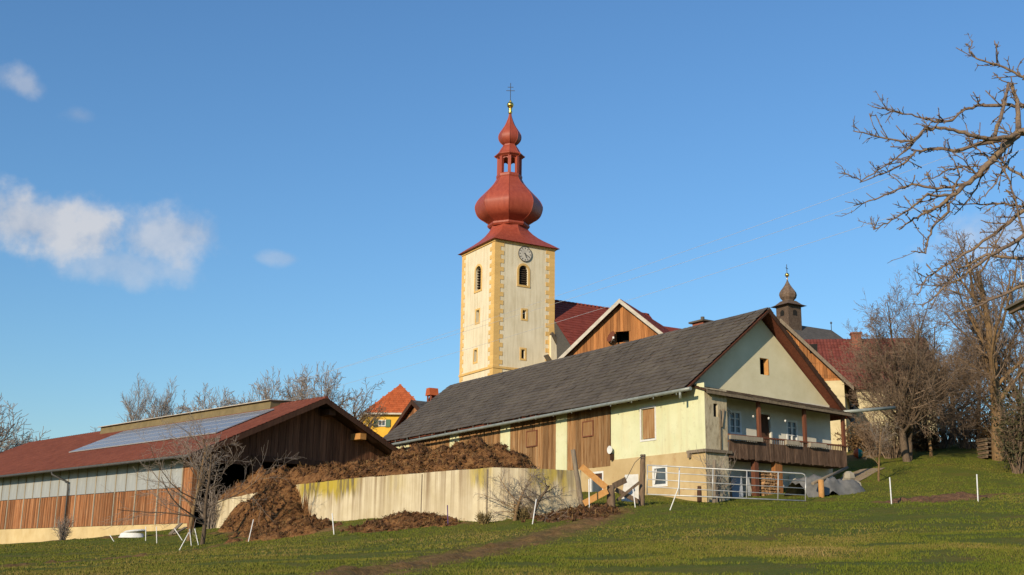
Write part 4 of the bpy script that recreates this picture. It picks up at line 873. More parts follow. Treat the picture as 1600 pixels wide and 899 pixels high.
obj('wall', m_, M['cream_plaster'], rh)
for w_ in (w1_, w2_): window(rh, 'y', 0, *w_, M['white_paint'], M['glass'], fw=.09, depth=.12, cols=2, rows=2)
m_ = MB(); m_.hexa([(r0x, -.4, ze_), (x1_, -.4, ze_), (x1_, yr, zr), (r0x, yr, zr)], [(r0x, -.4, ze_-.12), (x1_, -.4, ze_-.12), (x1_, yr, zr-.12), (r0x, yr, zr-.12)]); m_.hexa([(r0x, 8.4, ze_), (x1_, 8.4, ze_), (x1_, yr, zr), (r0x, yr, zr)], [(r0x, 8.4, ze_-.12), (x1_, 8.4, ze_-.12), (x1_, yr, zr-.12), (r0x, yr, zr-.12)]); obj('roof', m_, M['soffit'], rh)
for k, y_ in enumerate((-.43, 8.43)): tile_field('roof_tiles', M['tile_brown'], rh, (r0x, y_, ze_), (x1_-r0x, 0, 0), (0, yr-y_, zr-ze_), 40, 16, 'pan', .008, 60+k)
q = f.ony(1338, 535, yr-.6); obj('chimney', MB().box(q.x-.35, q.x+.35, q.y-.3, q.y+.4, zr-1.2, zr+.25).box(q.x-.42, q.x+.42, q.y-.37, q.y+.47, zr+.25, zr+.35), M['brick_red'], rh)

# chapel with shingled onion turret
f = Frame((0, 0, 0), 60); f.P = atY(1234, 600, 112); f.P.z = 0
cp = thing('chapel', 'small grey roofed chapel with shingled onion turret', 'chapel', (f.P.x, f.P.y, 0), f.rz)
Yc2 = f.P.y
def cz2(py): return atY(1232, py, Yc2).z
cxl = f.ony(1232, 480, 0).x; mp = 117/1800.; hwx = .86
m_ = MB(); m_.box(cxl-hwx, cxl+hwx, -hwx, hwx, cz2(560), cz2(479)); obj('turret', m_, M['shingle'], cp)
for (ax2, c2) in (('y', -hwx), ('x', cxl-hwx)):
    c0 = cxl if ax2 == 'y' else 0.0; m_ = MB(); z0_, z1_ = cz2(495), cz2(486); pts = [(c0-.27, z0_), (c0+.27, z0_)]+[(c0+.27*cos(t), z1_-.27+.27*sin(t)) for t in [pi*k/8 for k in range(9)]]
    m_.prism([P_ax(ax2, c2, a, z, -.02) for a, z in pts], (0, .1, 0) if ax2 == 'y' else (.1, 0, 0)); obj('sound_hole', m_, M['dark_opening'], cp)
m_ = MB(); hs_ = hwx+.42; zt = cz2(479); zn = cz2(470.5)
m_.add([(cxl+a*hs_, b*hs_, zt) for a, b in ((-1, -1), (1, -1), (1, 1), (-1, 1))]+[(cxl+a*.55, b*.55, zn) for a, b in ((-1, -1), (1, -1), (1, 1), (-1, 1))]+[(cxl+a*hs_*.72, b*hs_*.72, zt+(zn-zt)*.32) for a, b in ((-1, -1), (1, -1), (1, 1), (-1, 1))],
      [(0, 1, 9, 8), (1, 2, 10, 9), (2, 3, 11, 10), (3, 0, 8, 11), (8, 9, 5, 4), (9, 10, 6, 5), (10, 11, 7, 6), (11, 8, 4, 7), (4, 5, 6, 7), (3, 2, 1, 0)]); obj('turret_roof', m_, M['shingle'], cp)
m_ = MB(); m_.lathe([(w*mp*1.03, cz2(y)) for y, w in ((471.5, 8), (469, 9), (465.5, 12), (461, 13.2), (457, 12.4), (453, 9.8), (449, 6.8), (445, 4.2), (441, 2.2), (438, 1.0))], 8, cxl, 0, .2); obj('onion_dome', m_, M['shingle'], cp)
m_ = MB(); z_ = cz2(429.5); m_.lathe([(.05, cz2(439)), (.05, z_-.15)]+[(max(.02, .22*sin(pi*k/8)), z_-.22*cos(pi*k/8)) for k in range(9)], 10, cxl, 0, sm=True); obj('ball', m_, M['gold'], cp)
m_ = MB(); m_.beam((cxl, 0, z_+.2), (cxl, 0, cz2(413)), .045, .045, up=(0, 1, 0)); m_.beam((cxl-.25, -.1, cz2(419)), (cxl+.25, .1, cz2(419)), .04, .05); obj('cross', m_, M['iron'], cp)
rx0 = cxl-2.0; rx1 = f.ony(1299, 513, 0).x; zr2 = (f.ony(1252, 512, 0).z+f.ony(1299, 513, 0).z)/2; ze2 = zr2-3.2
m_ = MB(); m_.add([(rx0, -3.6, ze2), (rx1+1.4, -3.6, ze2), (rx1+1.4, 3.6, ze2), (rx0, 3.6, ze2), (rx0, 0, zr2), (rx1, 0, zr2)], [(0, 1, 5, 4), (2, 3, 4, 5), (1, 2, 5), (0, 4, 3), (3, 2, 1, 0)]); obj('chapel_roof', m_, M['slate_old'], cp)
m_ = MB(); m_.box(rx0+.3, rx1+1.0, -3.2, 3.2, 6, ze2-.02); obj('wall', m_, M['cream_plaster'], cp)
m_ = MB(); m_.beam((rx1, 0, zr2), (rx1, 0, zr2+.7), .05, .05, up=(0, 1, 0)); m_.lathe([(.02, zr2+.6), (.12, zr2+.75), (.02, zr2+.9)], 8, rx1, 0); obj('finial', m_, M['iron'], cp)

# yellow house with half-hipped orange roof
f = Frame((0, 0, 0), 93); f.P = atY(600, 700, 106); f.P.z = 0
yh = thing('yellow_house', 'yellow house with half hipped orange tiled roof and green shutters', 'house', (f.P.x, f.P.y, 0), f.rz)
hl, hr_ = f.ony(569, 644.5, -.3), None; ap = f.ony(625.7, 600.5, 2.2); xc = ap.x; hz = hl.z; hwid = xc-hl.x; lowx = f.ony(556, 665, -.2); ks = (hz-lowx.z)/(hl.x-lowx.x)
zb_ = hz-2.6*1; wb_ = hwid+2.6/ks
m_ = MB(); m_.poly([(xc-wb_, 0, 5), (xc+wb_, 0, 5), (xc+wb_, 0, zb_), (xc+hwid, 0, hz), (xc-hwid, 0, hz), (xc-wb_, 0, zb_)]); m_.poly([(xc-wb_, 0, 5), (xc-wb_, 10, 5), (xc-wb_, 10, zb_), (xc-wb_, 0, zb_)]); m_.poly([(xc+wb_, 0, 5), (xc+wb_, 10, 5), (xc+wb_, 10, zb_), (xc+wb_, 0, zb_)]); obj('wall', m_, M['yellow_plaster'], yh)
yb_ = 11.0; m_ = MB(); A_ = (xc, 2.2, ap.z); D_ = (xc, yb_, ap.z); Lh, Rh = (xc-hwid-.1, -.35, hz), (xc+hwid+.1, -.35, hz); Ll, Rl = (xc-wb_-.4, -.35, zb_-.4*ks), (xc+wb_+.4, -.35, zb_-.4*ks); Lb, Rb = (xc-wb_-.4, yb_, zb_-.4*ks), (xc+wb_+.4, yb_, zb_-.4*ks)
m_.poly([Lh, Rh, A_]); m_.poly([Ll, Lh, A_, D_, Lb]); m_.poly([Rh, Rl, Rb, D_, A_]); obj('roof', m_, M['tile_orange'], yh)
tile_field('hip_tiles', M['tile_orange'], yh, (Lh[0], -.4, hz), (2*hwid+.2, 0, 0), (0, 2.6, ap.z-hz), 26, 14, 'slate', .008, 70, keep=lambda u, v: (u > (hwid+.1)*v/hypot(2.6, ap.z-hz)) & (u < (2*hwid)-(hwid+.1)*v/hypot(2.6, ap.z-hz)))
m_ = MB()
for (P_, Q_) in ((Lh, Ll), (Rh, Rl)): m_.beam(Vector(P_)+Vector((0, -.03, -.12)), Vector(Q_)+Vector((0, -.03, -.12)), .06, .28, up=(0, 1, 0)) if 0 else m_.beam(Vector(P_)+Vector((0, -.03, -.1)), Vector(Q_)+Vector((0, -.03, -.1)), .12, .22)
m_.beam(Vector(Lh)+Vector((0, -.02, -.1)), Vector(Rh)+Vector((0, -.02, -.1)), .1, .18); obj('verge_board', m_, M['verge_white'], yh)
wy = (f.ony(591, 660).x, f.ony(603, 660).x, f.ony(597, 666.5).z, f.ony(597, 656.5).z)
window(yh, 'y', -.15, *wy, M['white_paint'], M['glass'], fw=.08, depth=.1, cols=2)
for s_ in (wy[0]-.42, wy[1]+.02): obj('shutter', MB().box(s_, s_+.40, -.1, -.05, wy[2]-.05, wy[3]+.05), M['shutter_green'], yh)

# small brown barn between yellow house and farmhouse
f = Frame((0, 0, 0), 147); f.P = atY(641, 700, 86); f.P.z = 0
apx = f.ony(643.6, 625.5, -.4); le = f.ony(601, 687, -.4); kk = (apx.z-le.z)/(apx.x-le.x)
gabled(f, 'small_brown_barn', 'small brown boarded barn with grey roof beside the yellow house', 'barn', apx.x-4.6, apx.x+4.6, apx.z-.12-4.6*kk, apx.x, apx.z-.12, 3.0, 7.0, 'wood_barn', 'slate_old', 'wood_barn', over=.4, eover=.5, verge_m='wood_dark', seed=80, vthick=.3, pw=.26)
# red roof with chimney further back
f = Frame((0, 0, 0), 60); f.P = atY(676, 700, 118); f.P.z = 0
r_ = f.ony(682, 620, 0)
rc_ = gabled(Frame((f.P.x, f.P.y, 0), 150), 'far_red_house', 'red roofed house mostly hidden behind the farmhouse roof, small chimney showing', 'house', -4, 4, r_.z-3.6, 0, r_.z-.1, 6.5, 9, 'cream_plaster', 'tile_orange', over=.4, eover=.4, seed=84)
f2 = Frame((f.P.x, f.P.y, 0), 150); q = f2.L(atY(675, 619, 117.5))
m_ = MB()
for a in (-.36, .36):
    for b in (-.3, .3): m_.box(q.x+a-.07, q.x+a+.07, q.y+b-.07, q.y+b+.07, r_.z-1.0, r_.z+.0)
m_.box(q.x-.42, q.x+.42, q.y-.36, q.y+.36, r_.z-2.0, r_.z-.6); obj('chimney', m_, M['brick_red'], rc_)
m_ = MB(); m_.prism([(q.x-.55, q.y-.5, r_.z), (q.x+.55, q.y-.5, r_.z), (q.x+.35, q.y-.5, r_.z+.75), (q.x-.35, q.y-.5, r_.z+.75)], (0, 1.0, 0)); obj('chimney_hood', m_, M['tile_orange'], rc_)

# ------------------------------------------------------------------ bunker wall and heaps
top_z = WZ.copy()
wpts = []
for i in range(len(WALL)-1):
    L_ = (WALL[i+1]-WALL[i]).length; n = max(2, int(L_/.35))
    for k in range(n): wpts.append((WALL[i].lerp(WALL[i+1], k/n), 338+0, i, k/n))
wpts.append((WALL[-1], 0, len(WALL)-2, 1.0))
PXW = [338, 400, 467, 560, 650, 715, 742, 770, 820, 908]
LICH = [(338, 355, 1.0), (462, 565, 1.0), (732, 772, .9), (822, 900, .8), (600, 640, .25)]
ztop = 4.0; V_ = []; Q_ = []; li = []
rw_ = random.Random(3)
for k, (p, _, i, t) in enumerate(wpts):
    px = PXW[i]+(PXW[i+1]-PXW[i])*t; a_ = wpts[max(0, k-1)][0]; b_ = wpts[min(len(wpts)-1, k+1)][0]; d_ = (b_-a_); d_.z = 0; d_.normalize(); nb = Vector((-d_.y, d_.x, 0))
    zt = p.z+rw_.uniform(-.012, .012); zb = g1(p.x, p.y)-.7
    f_ = 0.0
    for (l0, l1, s_) in LICH: f_ = max(f_, s_*max(0, min(1, (px-l0)/12, (l1-px)/12)))
    b2 = p+nb*.28
    for q in ((p.x, p.y, zb-ztop), (p.x, p.y, zt-.6-ztop), (p.x, p.y, zt-ztop), (b2.x, b2.y, zt-ztop), (b2.x, b2.y, zb-ztop)): V_.append(q); li.append(f_)
    if k:
        b0 = (k-1)*5
        for c in range(4): Q_.append((b0+c, b0+5+c, b0+6+c, b0+1+c))
me = raw_mesh('bunker_wall', np.array(V_), np.array(Q_), False); a = me.attributes.new('lich', 'FLOAT', 'POINT'); a.data.foreach_set('value', li)
ew = obj('bunker_wall', me, M['concrete_stained'], None, (0, 0, ztop)); tag(ew, 'curved streaked concrete wall holding the manure heap', 'wall')
jm = MB()
for px in (762, 660.5): 
    i = max(j for j in range(len(PXW)-1) if PXW[j] <= px); t = (px-PXW[i])/(PXW[i+1]-PXW[i]); p = WALL[i].lerp(WALL[i+1], t); g_ = g1(p.x, p.y)
    jm.box(p.x-.03, p.x+.03, p.y-.02, p.y+.05, g_-.3-ztop, p.z-.05-ztop)
obj('joint', jm, M['wood_grey'], ew)
obj('end_stub', MB().tube([(WALL[0].x+.35, WALL[0].y+.15, WALL[0].z-.3-ztop), (WALL[0].x+.35, WALL[0].y+.15, WALL[0].z+.22-ztop)], .13, 10), M['white_paint'], ew)

def cones(X, Y, lst, slope=.75):
    acc = np.zeros(X.shape); k = 7.0
    for q in lst:
        w = atY(*q[:3]); s = q[3] if len(q) > 3 else slope; d = np.hypot(X-w.x, Y-w.y); acc += np.exp(np.clip(k*(w.z-.10-s*(np.sqrt(d*d+.12)-.346)), -200, 100))
    return np.log(np.maximum(acc, 1e-80))/k
IN = [(395, 740, 60, .6), (412, 732, 59.5, .6), (440, 727, 59, .6), (480, 723, 58, .55), (520, 720, 57, .55), (560, 717.5, 56.2, .55), (600, 714, 55.5, .55), (630, 704, 54, .65), (655, 696, 53, .7), (690, 692, 52, .7), (715, 690, 51.3, .7), (742, 686, 50.6, .75), (770, 693, 50, .8), (790, 703, 49.6, .9), (803, 720, 49.2, .9)]
SP = [(424, 748, 58.4, 1.3), (436, 744, 58.0, 1.3), (449, 746, 57.2, 1.3), (457, 755, 56.3, 1.5), (440, 772, 56.2, 1.2), (442, 792, 55.6, 1.1), (455, 809, 53.6, .5), (477, 806, 52.0, .46), (503, 809, 51.0, .5), (428, 818, 54.6, .5), (400, 829, 54.6, .3)]
def heapz(X, Y):
    wy = np.interp(X, WX, WY); wz = np.interp(X, WX, WZ); beh = Y-wy
    zi = np.minimum(cones(X, Y, IN), wz-.02+1.15*np.maximum(beh-.12, 0)**.8); zi = np.where((beh > .02) & (X > WX[0]) & (X < WX[-1]), zi, -99)
    zs = cones(X, Y, SP)
    z = np.maximum(zi, zs)
    zn = fbm(X, Y, .9, 2, 30)*.5+fbm(X, Y, 3.0, 4, 31, .7)*.30-.04
    z = z+zn*np.where(zi > zs, np.clip((beh-.1)*1.4, .15, 1), 1.0)
    return np.maximum(z, gz(X, Y)-.5)
def keep(X, Y, Z): return Z > gz(X, Y)-.12
def hvalid(X, Y, Z): return ((Y-np.interp(X, WX, WY) > .03) & (X > WX[0]) & (X < WX[-1])) | (cones(X, Y, SP) > gz(X, Y)-.4)
hx = np.arange(-18.5, 3.2, .105); hy = np.arange(44, 66, .105)
me = grid_mesh('manure_heap', hx, hy, heapz, keep, hvalid)
tag(obj('manure_heap', me, M['manure']), 'long brown manure heap piled behind and spilling over the concrete wall', 'heap')
def litter(parent, zf, x0, x1, y0, y1, n, keepf, seed):
    """straws and clods lying on a heap: joined parts"""
    r_ = np.random.RandomState(seed); x = x0+(x1-x0)*r_.rand(n); y = y0+(y1-y0)*r_.rand(n); z = zf(x, y); k = keepf(x, y, z) & (z > gz(x, y)+.0); x, y, z = x[k], y[k], z[k]; n = len(x)
    P_ = np.stack([x, y, z], 1); h = n*3//4
    d = r_.normal(0, 1, (h, 3)); d[:, 2] = d[:, 2]*.45; d /= np.linalg.norm(d, axis=1)[:, None]; L_ = (.06+.16*r_.rand(h))[:, None]; w_ = np.cross(d, [0, 0.3, 1.0]); w_ /= np.linalg.norm(w_, axis=1)[:, None]; w_ *= .011
    c_ = P_[:h]+[0, 0, .03]; V1 = np.stack([c_-d*L_-w_, c_+d*L_-w_, c_+d*L_+w_, c_-d*L_+w_], 1).reshape(-1, 3)
    stuff(obj('straw', raw_mesh('straw', V1, np.arange(h*4).reshape(-1, 4), False, r_.rand(h)), M['straw'], parent))
    c_ = P_[h:]; m = len(c_); oc = np.array([(1, 0, 0), (0, 1, 0), (-1, 0, 0), (0, -1, 0), (0, 0, 1), (0, 0, -1)], float); V2 = (c_[:, None]+(oc[None]+r_.normal(0, .25, (m, 6, 3)))*(.035+.09*r_.rand(m, 1, 1)**2)).reshape(-1, 3)
    q = np.array([(0, 1, 4), (1, 2, 4), (2, 3, 4), (3, 0, 4), (1, 0, 5), (2, 1, 5), (3, 2, 5), (0, 3, 5)]); Q2 = (q[None]+(np.arange(m)*6)[:, None, None]).reshape(-1, 3)
    stuff(obj('clods', raw_mesh('clods', V2, Q2, False, np.repeat(r_.rand(m), 8)), M['clod'], parent))
mat('straw', (0.20, 0.105, 0.040), (0.40, 0.25, 0.10), 3.0, rough=0.9, bstr=0, rnd=0.6)
mat('clod', (0.060, 0.026, 0.011), (0.17, 0.080, 0.032), 3.0, rough=0.95, bstr=0, rnd=0.5)
litter(bpy.data.objects['manure_heap'], heapz, -18.5, 3.2, 45, 65, 60000, lambda X, Y, Z: ((Y-np.interp(X, WX, WY) > .4) & (X > WX[0]) & (X < WX[-1])) | (cones(X, Y, SP) > np.maximum(gz(X, Y)+.05, Z-.35)), 91)
FM = [(650, 799, 47.7, .45), (672, 802, 47.2, .45), (625, 806, 47.9, .42), (595, 815, 48.4, .4), (695, 808, 46.3, .45), (718, 817, 45.4, .4), (565, 824, 48.7, .4)]
def mound(name, label, lst, x0, x1, y0, y1, m_, amp=.22, seed=33):
    zf = lambda X, Y: np.maximum(cones(X, Y, lst)+fbm(X, Y, 2.4, 4, seed, .62)*amp, gz(X, Y)-.15)
    me = grid_mesh(name, np.arange(x0, x1, .09), np.arange(y0, y1, .09), zf, lambda X, Y, Z: Z > gz(X, Y)-.1)
    ob = tag(obj(name, me, m_), label, 'heap'); litter(ob, zf, x0, x1, y0, y1, 5000, lambda X, Y, Z: Y < np.interp(X, WX, WY)-.05, seed); return ob
mound('manure_mound', 'low manure mound at the foot of the wall beside the purple stake', FM, -8, -1, 42.5, 50, M['manure'])
mound('earth_mound', 'dark earth heap at the foot of the leaning fence post', [(905, 793, 45.6, .45), (925, 792, 45.3, .4), (945, 790, 45.6, .45), (880, 802, 45.2, .35), (850, 808, 44.9, .3)], -.5, 5.5, 42.5, 47.5, M['earth'], .2, 35)
MH = [(1415, .10), (1440, .14), (1462, .12), (1485, .22), (1500, .18), (1512, .12)]
def mhz(X, Y):
    h = np.full(X.shape, -1.0)
    for px_i, hh in MH: w = atY(px_i, 779, 44.4); h = np.maximum(h, hh-.16*np.hypot(X-w.x, (Y-w.y)*1.1))
    return gz(X, Y)+np.maximum(h+fbm(X, Y, 2.2, 4, 36, .65)*.16, -.15)
tag(obj('molehill_patch', grid_mesh('molehill_patch', np.arange(12, 20, .08), np.arange(41.5, 47, .08), mhz, lambda X, Y, Z: Z > gz(X, Y)-.05), M['earth']), 'churned reddish earth between the two white stakes on the right', 'heap')

# ------------------------------------------------------------------ fence: stakes, posts, rails, gate
def stake(name, label, pb, pt, Y, m_='white_plastic', mid=None, r=.022, cat='fence stake', group='electric fence stakes'):
    b = atY(*pb, Y); gzb = g1(b.x, b.y); dz = gzb-b.z
    t = atY(*pt, Y); pts = [Vector((b.x, b.y, gzb-.12)), Vector((b.x, b.y, gzb))]
    if mid: q = atY(*mid, Y); pts.append(Vector((q.x, q.y, q.z+dz)))
    pts.append(Vector((t.x, t.y, t.z+dz)))
    root = Vector((b.x, b.y, gzb)); s_ = obj(name, MB().tube([p-root for p in pts], r, 6), M[m_], None, root); tag(s_, label, cat, group)
    return s_
ST = [('left white stake of the pair standing in the right meadow', (1393, 787), (1390, 745), 43, None), ('right white stake of the pair standing in the right meadow', (1528, 782), (1526, 739), 42, None),
      ('white stake leaning in front of the two small bare trees', (832, 819), (838, 780), 43.3, None), ('white stake before the mossy end of the concrete wall', (522, 833), (519, 800), 46.5, None),
      ('white stake leaning right below the spilled manure', (388, 848), (396, 813), 50, None), ('long white stake slanting in the grass, lowest of the cluster', (280, 861), (295, 833), 48, None),
      ('white stake left of the bare tree cluster before barn base', (245.5, 843.5), (244.8, 817.5), 54, None), ('thin white stake in front of the barn base near the trough', (228.3, 837), (228.6, 815), 56, None),
      ('white stake leaning left against the barn corner', (285.5, 837.5), (273, 819), 55, None), ('upright white stake left of the dark tree trunk', (300, 841.5), (297, 814.5), 51, None),
      ('white stake tilted beside the dark tree trunk', (311, 843), (305, 816.5), 51, None), ('short white stake lying left of the white trough', (178.5, 842), (172, 832), 57, None),
      ('tall white stake in front of the crossed orange planks', (921, 805), (920, 750), 45, None), ('bent white stake leaning before the gate', (1046.5, 793.5), (1061.5, 731), 44.8, (1060, 758)),
      ('short white stake before the white board', (992.5, 788), (989, 759.5), 46.2, None)]
for lb_, pb, pt, Y, mid in ST: stake('fence_stake', lb_, pb, pt, Y, mid=mid, r=.02 if Y > 47 else .023)
stake('fence_stake', 'dark purple stake in front of the concrete wall', (700, 825), (699, 793), 44.9, 'purple_plastic')
def wpost(name, label, pb, pt, Y, w, m_='wood_post', cap=None):
    b = atY(*pb, Y); t = atY(*pt, Y); gzb = g1(b.x, b.y); dz = gzb-b.z if abs(gzb-b.z) < .3 else 0
    root = Vector((b.x, b.y, gzb)); t = t+Vector((0, 0, dz)); d = t-root; r0 = w/FPX*Y/2
    pts = [root-d*.15]+[root+d*k/6 for k in range(7)]; o = obj(name, MB().tube([p-root+Vector((rng.uniform(-.012, .012), rng.uniform(-.012, .012), 0)) for p in pts], [r0*(1.05-.03*k+rng.uniform(-.03, .03)) for k in range(8)], 10), M[m_], None, root)
    return tag(o, label, 'post', 'wooden fence posts')
wpost('fence_post', 'tall leaning wooden post left of the crossed planks', (910, 793), (895.5, 695), 45.8, 8.5, 'wood_grey')
wpost('fence_post', 'short thick weathered stump post in the middle of the crossed planks', (955, 788), (954, 751), 46.0, 14)
wpost('fence_post', 'dark wooden gate post with wire wound round its top', (1002, 785), (1005, 705), 46.8, 9.5)
wpost('fence_post', 'pale wooden post standing behind the gate', (1116, 784), (1116.5, 716), 49.6, 6.5, 'wood_grey')
def rail(name, label, a, b, Ya, Yb, w, m_, th=.05):
    A, B_ = atY(*a, Ya), atY(*b, Yb); root = (A+B_)/2; h = w/FPX*Ya
    o = obj(name, MB().beam(A-root, B_-root, th, h), M[m_], None, root); return tag(o, label, 'plank', 'planks of the makeshift fence')
rail('fence_plank', 'new orange plank slanting down from the leaning post', (908, 729), (947, 762), 45.9, 45.75, 9.5, 'wood_new_lit')
rail('fence_plank', 'orange plank rising from the leaning post foot to the stump', (912, 787), (949, 767), 45.6, 45.7, 9.5, 'wood_new_lit')
rail('fence_plank', 'grey plank end jutting right from the stump top', (958, 760), (978, 750), 46.3, 46.6, 9, 'wood_post')
rail('fence_plank', 'grey plank slanting down from stump to gate post', (962, 765), (997, 784), 46.3, 46.6, 7, 'wood_post')
rail('fence_plank', 'thin dark lath rising from the stump foot to the gate post', (964, 782), (999, 754), 46.2, 46.5, 4, 'wood_post')
A_ = [atY(976.5, 742, 47.3), atY(997.5, 741, 47.3), atY(998, 785, 47.2), atY(971, 783, 47.2)]; rt0 = A_[3].copy()
wb = obj('white_board', MB().prism([p-rt0 for p in A_], (0, .05, 0)), M['white_paint'], None, rt0); tag(wb, 'white painted board leaning behind the crossed planks', 'board')
wl_ = MB(); p0 = atY(1004, 712, 46.7); p1 = atY(977, 752, 46.6)
wl_.tube([p0-p0, (atY(992, 723, 46.5)-p0), (p1-p0)], .012, 5); wl_.tube([(atY(1004+4*cos(t), 710+t*.5, 46.7-.15*sin(t))-p0) for t in [k*.6 for k in range(22)]], .010, 5)
tag(obj('fence_wire', wl_, M['iron'], None, p0), 'rusty wire looping from the gate post to the stump', 'wire')
# gate
g0 = atY(1011, 773, 46.8); gr = g1(g0.x, g0.y)
gt_ = thing('field_gate', 'galvanised five bar field gate in front of the house', 'gate', (g0.x, g0.y, gr)); O_ = Vector((g0.x, g0.y, gr))
YL, YR = 46.8, 47.6
lys = [727, 737, 749, 761, 772.5]; rys = [740.5, 752, 763.5, 774, 783]
for k in range(5):
    a_, b_ = atY(1011, lys[k], YL)-O_, atY(1258.5 if k else 1253, rys[k] if k else 740.2, YR)-O_
    pts = [a_, b_]
    if k == 0: pts += [atY(1257, 742, YR)-O_, atY(1258.5, 746, YR)-O_]
    obj('rail', MB().tube(pts, .028 if k in (0, 4) else .02, 8), M['galvanised'], gt_)
for x, y0_, y1_ in ((1011, 726, 773), (1061, 731, 776), (1113.5, 733, 777), (1166.5, 735, 779), (1215.5, 738.5, 782), (1258.5, 745, 783.5)):
    Y = YL+(YR-YL)*(x-1011)/248; obj('upright', MB().tube([atY(x+.5, y0_, Y)-O_, atY(x, y1_, Y)-O_], .026, 8), M['galvanised'], gt_)

# ------------------------------------------------------------------ clutter round the house
def logs():
    x0, x1 = H.ony(1184, 760, .35).x, H.ony(1209, 760, .35).x; z0 = H.ony(1190, 784, .35).z; z1 = H.ony(1190, 737, .35).z
    t = thing('firewood_stack', 'stack of split firewood between the posts under the balcony', 'firewood', H.W((x0+x1)/2, .30, z0), H.rz); r = random.Random(9)
    zs = 0.0; row = 0
    while zs < z1-z0:
        x = -(x1-x0)/2+r.uniform(0, .06)
        while x < (x1-x0)/2:
            w = r.uniform(.09, .16); n = r.choice((3, 4, 5)); ph = r.uniform(0, 6)
            m_ = MB(); y0_ = -.25+r.uniform(-.06, .03)
            m_.prism([(x+w/2+w*.56*cos(ph+2*pi*k/n), y0_, zs+.065+w*.5*sin(ph+2*pi*k/n)) for k in range(n)], (0, .42, 0)); obj('log', m_, M['log_end'], t); x += w
        zs += .125; row += 1
logs()
def put(name, label, cat, mb, m_, loc, rz=0): return tag(obj(name, mb, m_, None, loc), label, cat)
# tarpaulin over a pile
q = ground_at(1293, 770, 51.5)
tm = grid_mesh('tarp_pile', np.arange(-1.7, 1.71, .1), np.arange(-1.1, 1.11, .1), lambda X, Y: np.maximum(-.35, np.minimum(.50, .85-.75*np.abs(Y)**3-.10*np.abs(X)**3.2)+fbm(X, Y, 1.3, 3, 44)*.3-np.abs(fbm(X, Y, 2.6, 3, 45))*.35-.05*X))
ob = obj('tarp_pile', tm, M['tarp'], None, q+Vector((0, 0, .1))); ob.rotation_euler = (0, 0, radians(20)); tag(ob, 'pile under a grey tarpaulin right of the gate', 'tarpaulin')
st_ = MB(); p0 = ground_at(1322, 762, 52.5); r9 = random.Random(2)
for (dx, dz, s_) in ((.0, .25, .38), (.4, .2, .34), (.15, .62, .3)): st_.lathe([(s_*.55, dz-s_*.8), (s_, dz-s_*.2), (s_*.85, dz+s_*.5), (s_*.35, dz+s_*.85)], 7, dx, 0, r9.uniform(0, 3))
put('boulder_pile', 'pale boulders piled behind the grey tarpaulin', 'stones', st_, M['stone'], p0)
pr = MB(); a_, b_, c_ = atY(1277, 752, 49.5), atY(1324, 731, 53), ground_at(1284, 779, 49.6); rt0 = c_
pr.tube([a_-rt0+Vector((-.2, 0, -.1)), b_-rt0], .07, 8); o_ = thing('handrail', 'wooden handrail with short yellow post beside the tarpaulin', 'handrail', rt0); obj('rail', pr, M['wood_grey'], o_); obj('post', MB().tube([(0, 0, -.3), (0, 0, .75)], [.13, .12], 10), M['wood_new_lit'], o_)
# things stored under the balcony
for (a, b, y_, h, w, m_, nm, lb_, cat) in ((1152, 782, .7, 1.1, .5, 'blue_paint', 'board', 'bluish board leaning under the balcony left of the firewood', 'board'), (1170, 782, .8, 1.35, .12, 'blue_paint', 'ladder_rail', 'pale blue narrow plank leaning beside the firewood', 'plank'), (1240, 780, .7, 1.15, .3, 'verge_white', 'board', 'pale upright board right of the orange support post', 'board')):
    p = H.ony(a, b, y_); q = H.W(p.x, p.y, p.z); put(nm, lb_, cat, MB().hexa([(-w/2, -.25, 0), (w/2, -.25, 0), (w/2, -.2, 0), (-w/2, -.2, 0)], [(-w/2, .1, h), (w/2, .1, h), (w/2, .14, h), (-w/2, .14, h)]), M[m_], q)
bt = ground_at(1093, 783, 49.9); put('pipe_stub', 'short dark post beside the house wall behind the gate', 'post', MB().tube([(0, 0, -.2), (0, 0, .45), (.01, 0, .72)], [.10, .10, .08], 10), M['wood_dark'], bt)
# white trough near the barn
q = ground_at(206, 837, 58.5); tr = thing('white_trough', 'overturned white tub lying in front of the barn base', 'trough', q)
m_ = MB(); m_.lathe([(.62, 0), (.66, .06), (.60, .10), (.58, .26), (.50, .34), (.1, .36)], 20, 0, 0, sm=True); o = obj('tub', m_, M['white_plastic'], tr); o.scale = (1, .7, .75)
m_ = MB(); m_.lathe([(.60, .28), (.64, .31), (.5, .38), (.1, .4)], 18, .18, 0); o = obj('lid', m_, M['white_paint'], tr); o.scale = (.9, .7, 1); o.rotation_euler = (0, radians(-6), 0)
# rubble and boards by the barn corner
for k, (a, b, c, d) in enumerate(((266, 832, 283, 818), (272, 836, 291, 824))):
    A, B_ = atY(a, b, 58.5), atY(c, d, 59.5); A.z = g1(A.x, A.y)+.05; rt0 = A.copy(); tag(obj('scrap_board', MB().beam((0, 0, 0), B_-rt0, .18, .05), M['wood_grey'], None, rt0), ('upper' if k == 0 else 'lower')+' of two grey boards leaning at the barn corner', 'board')
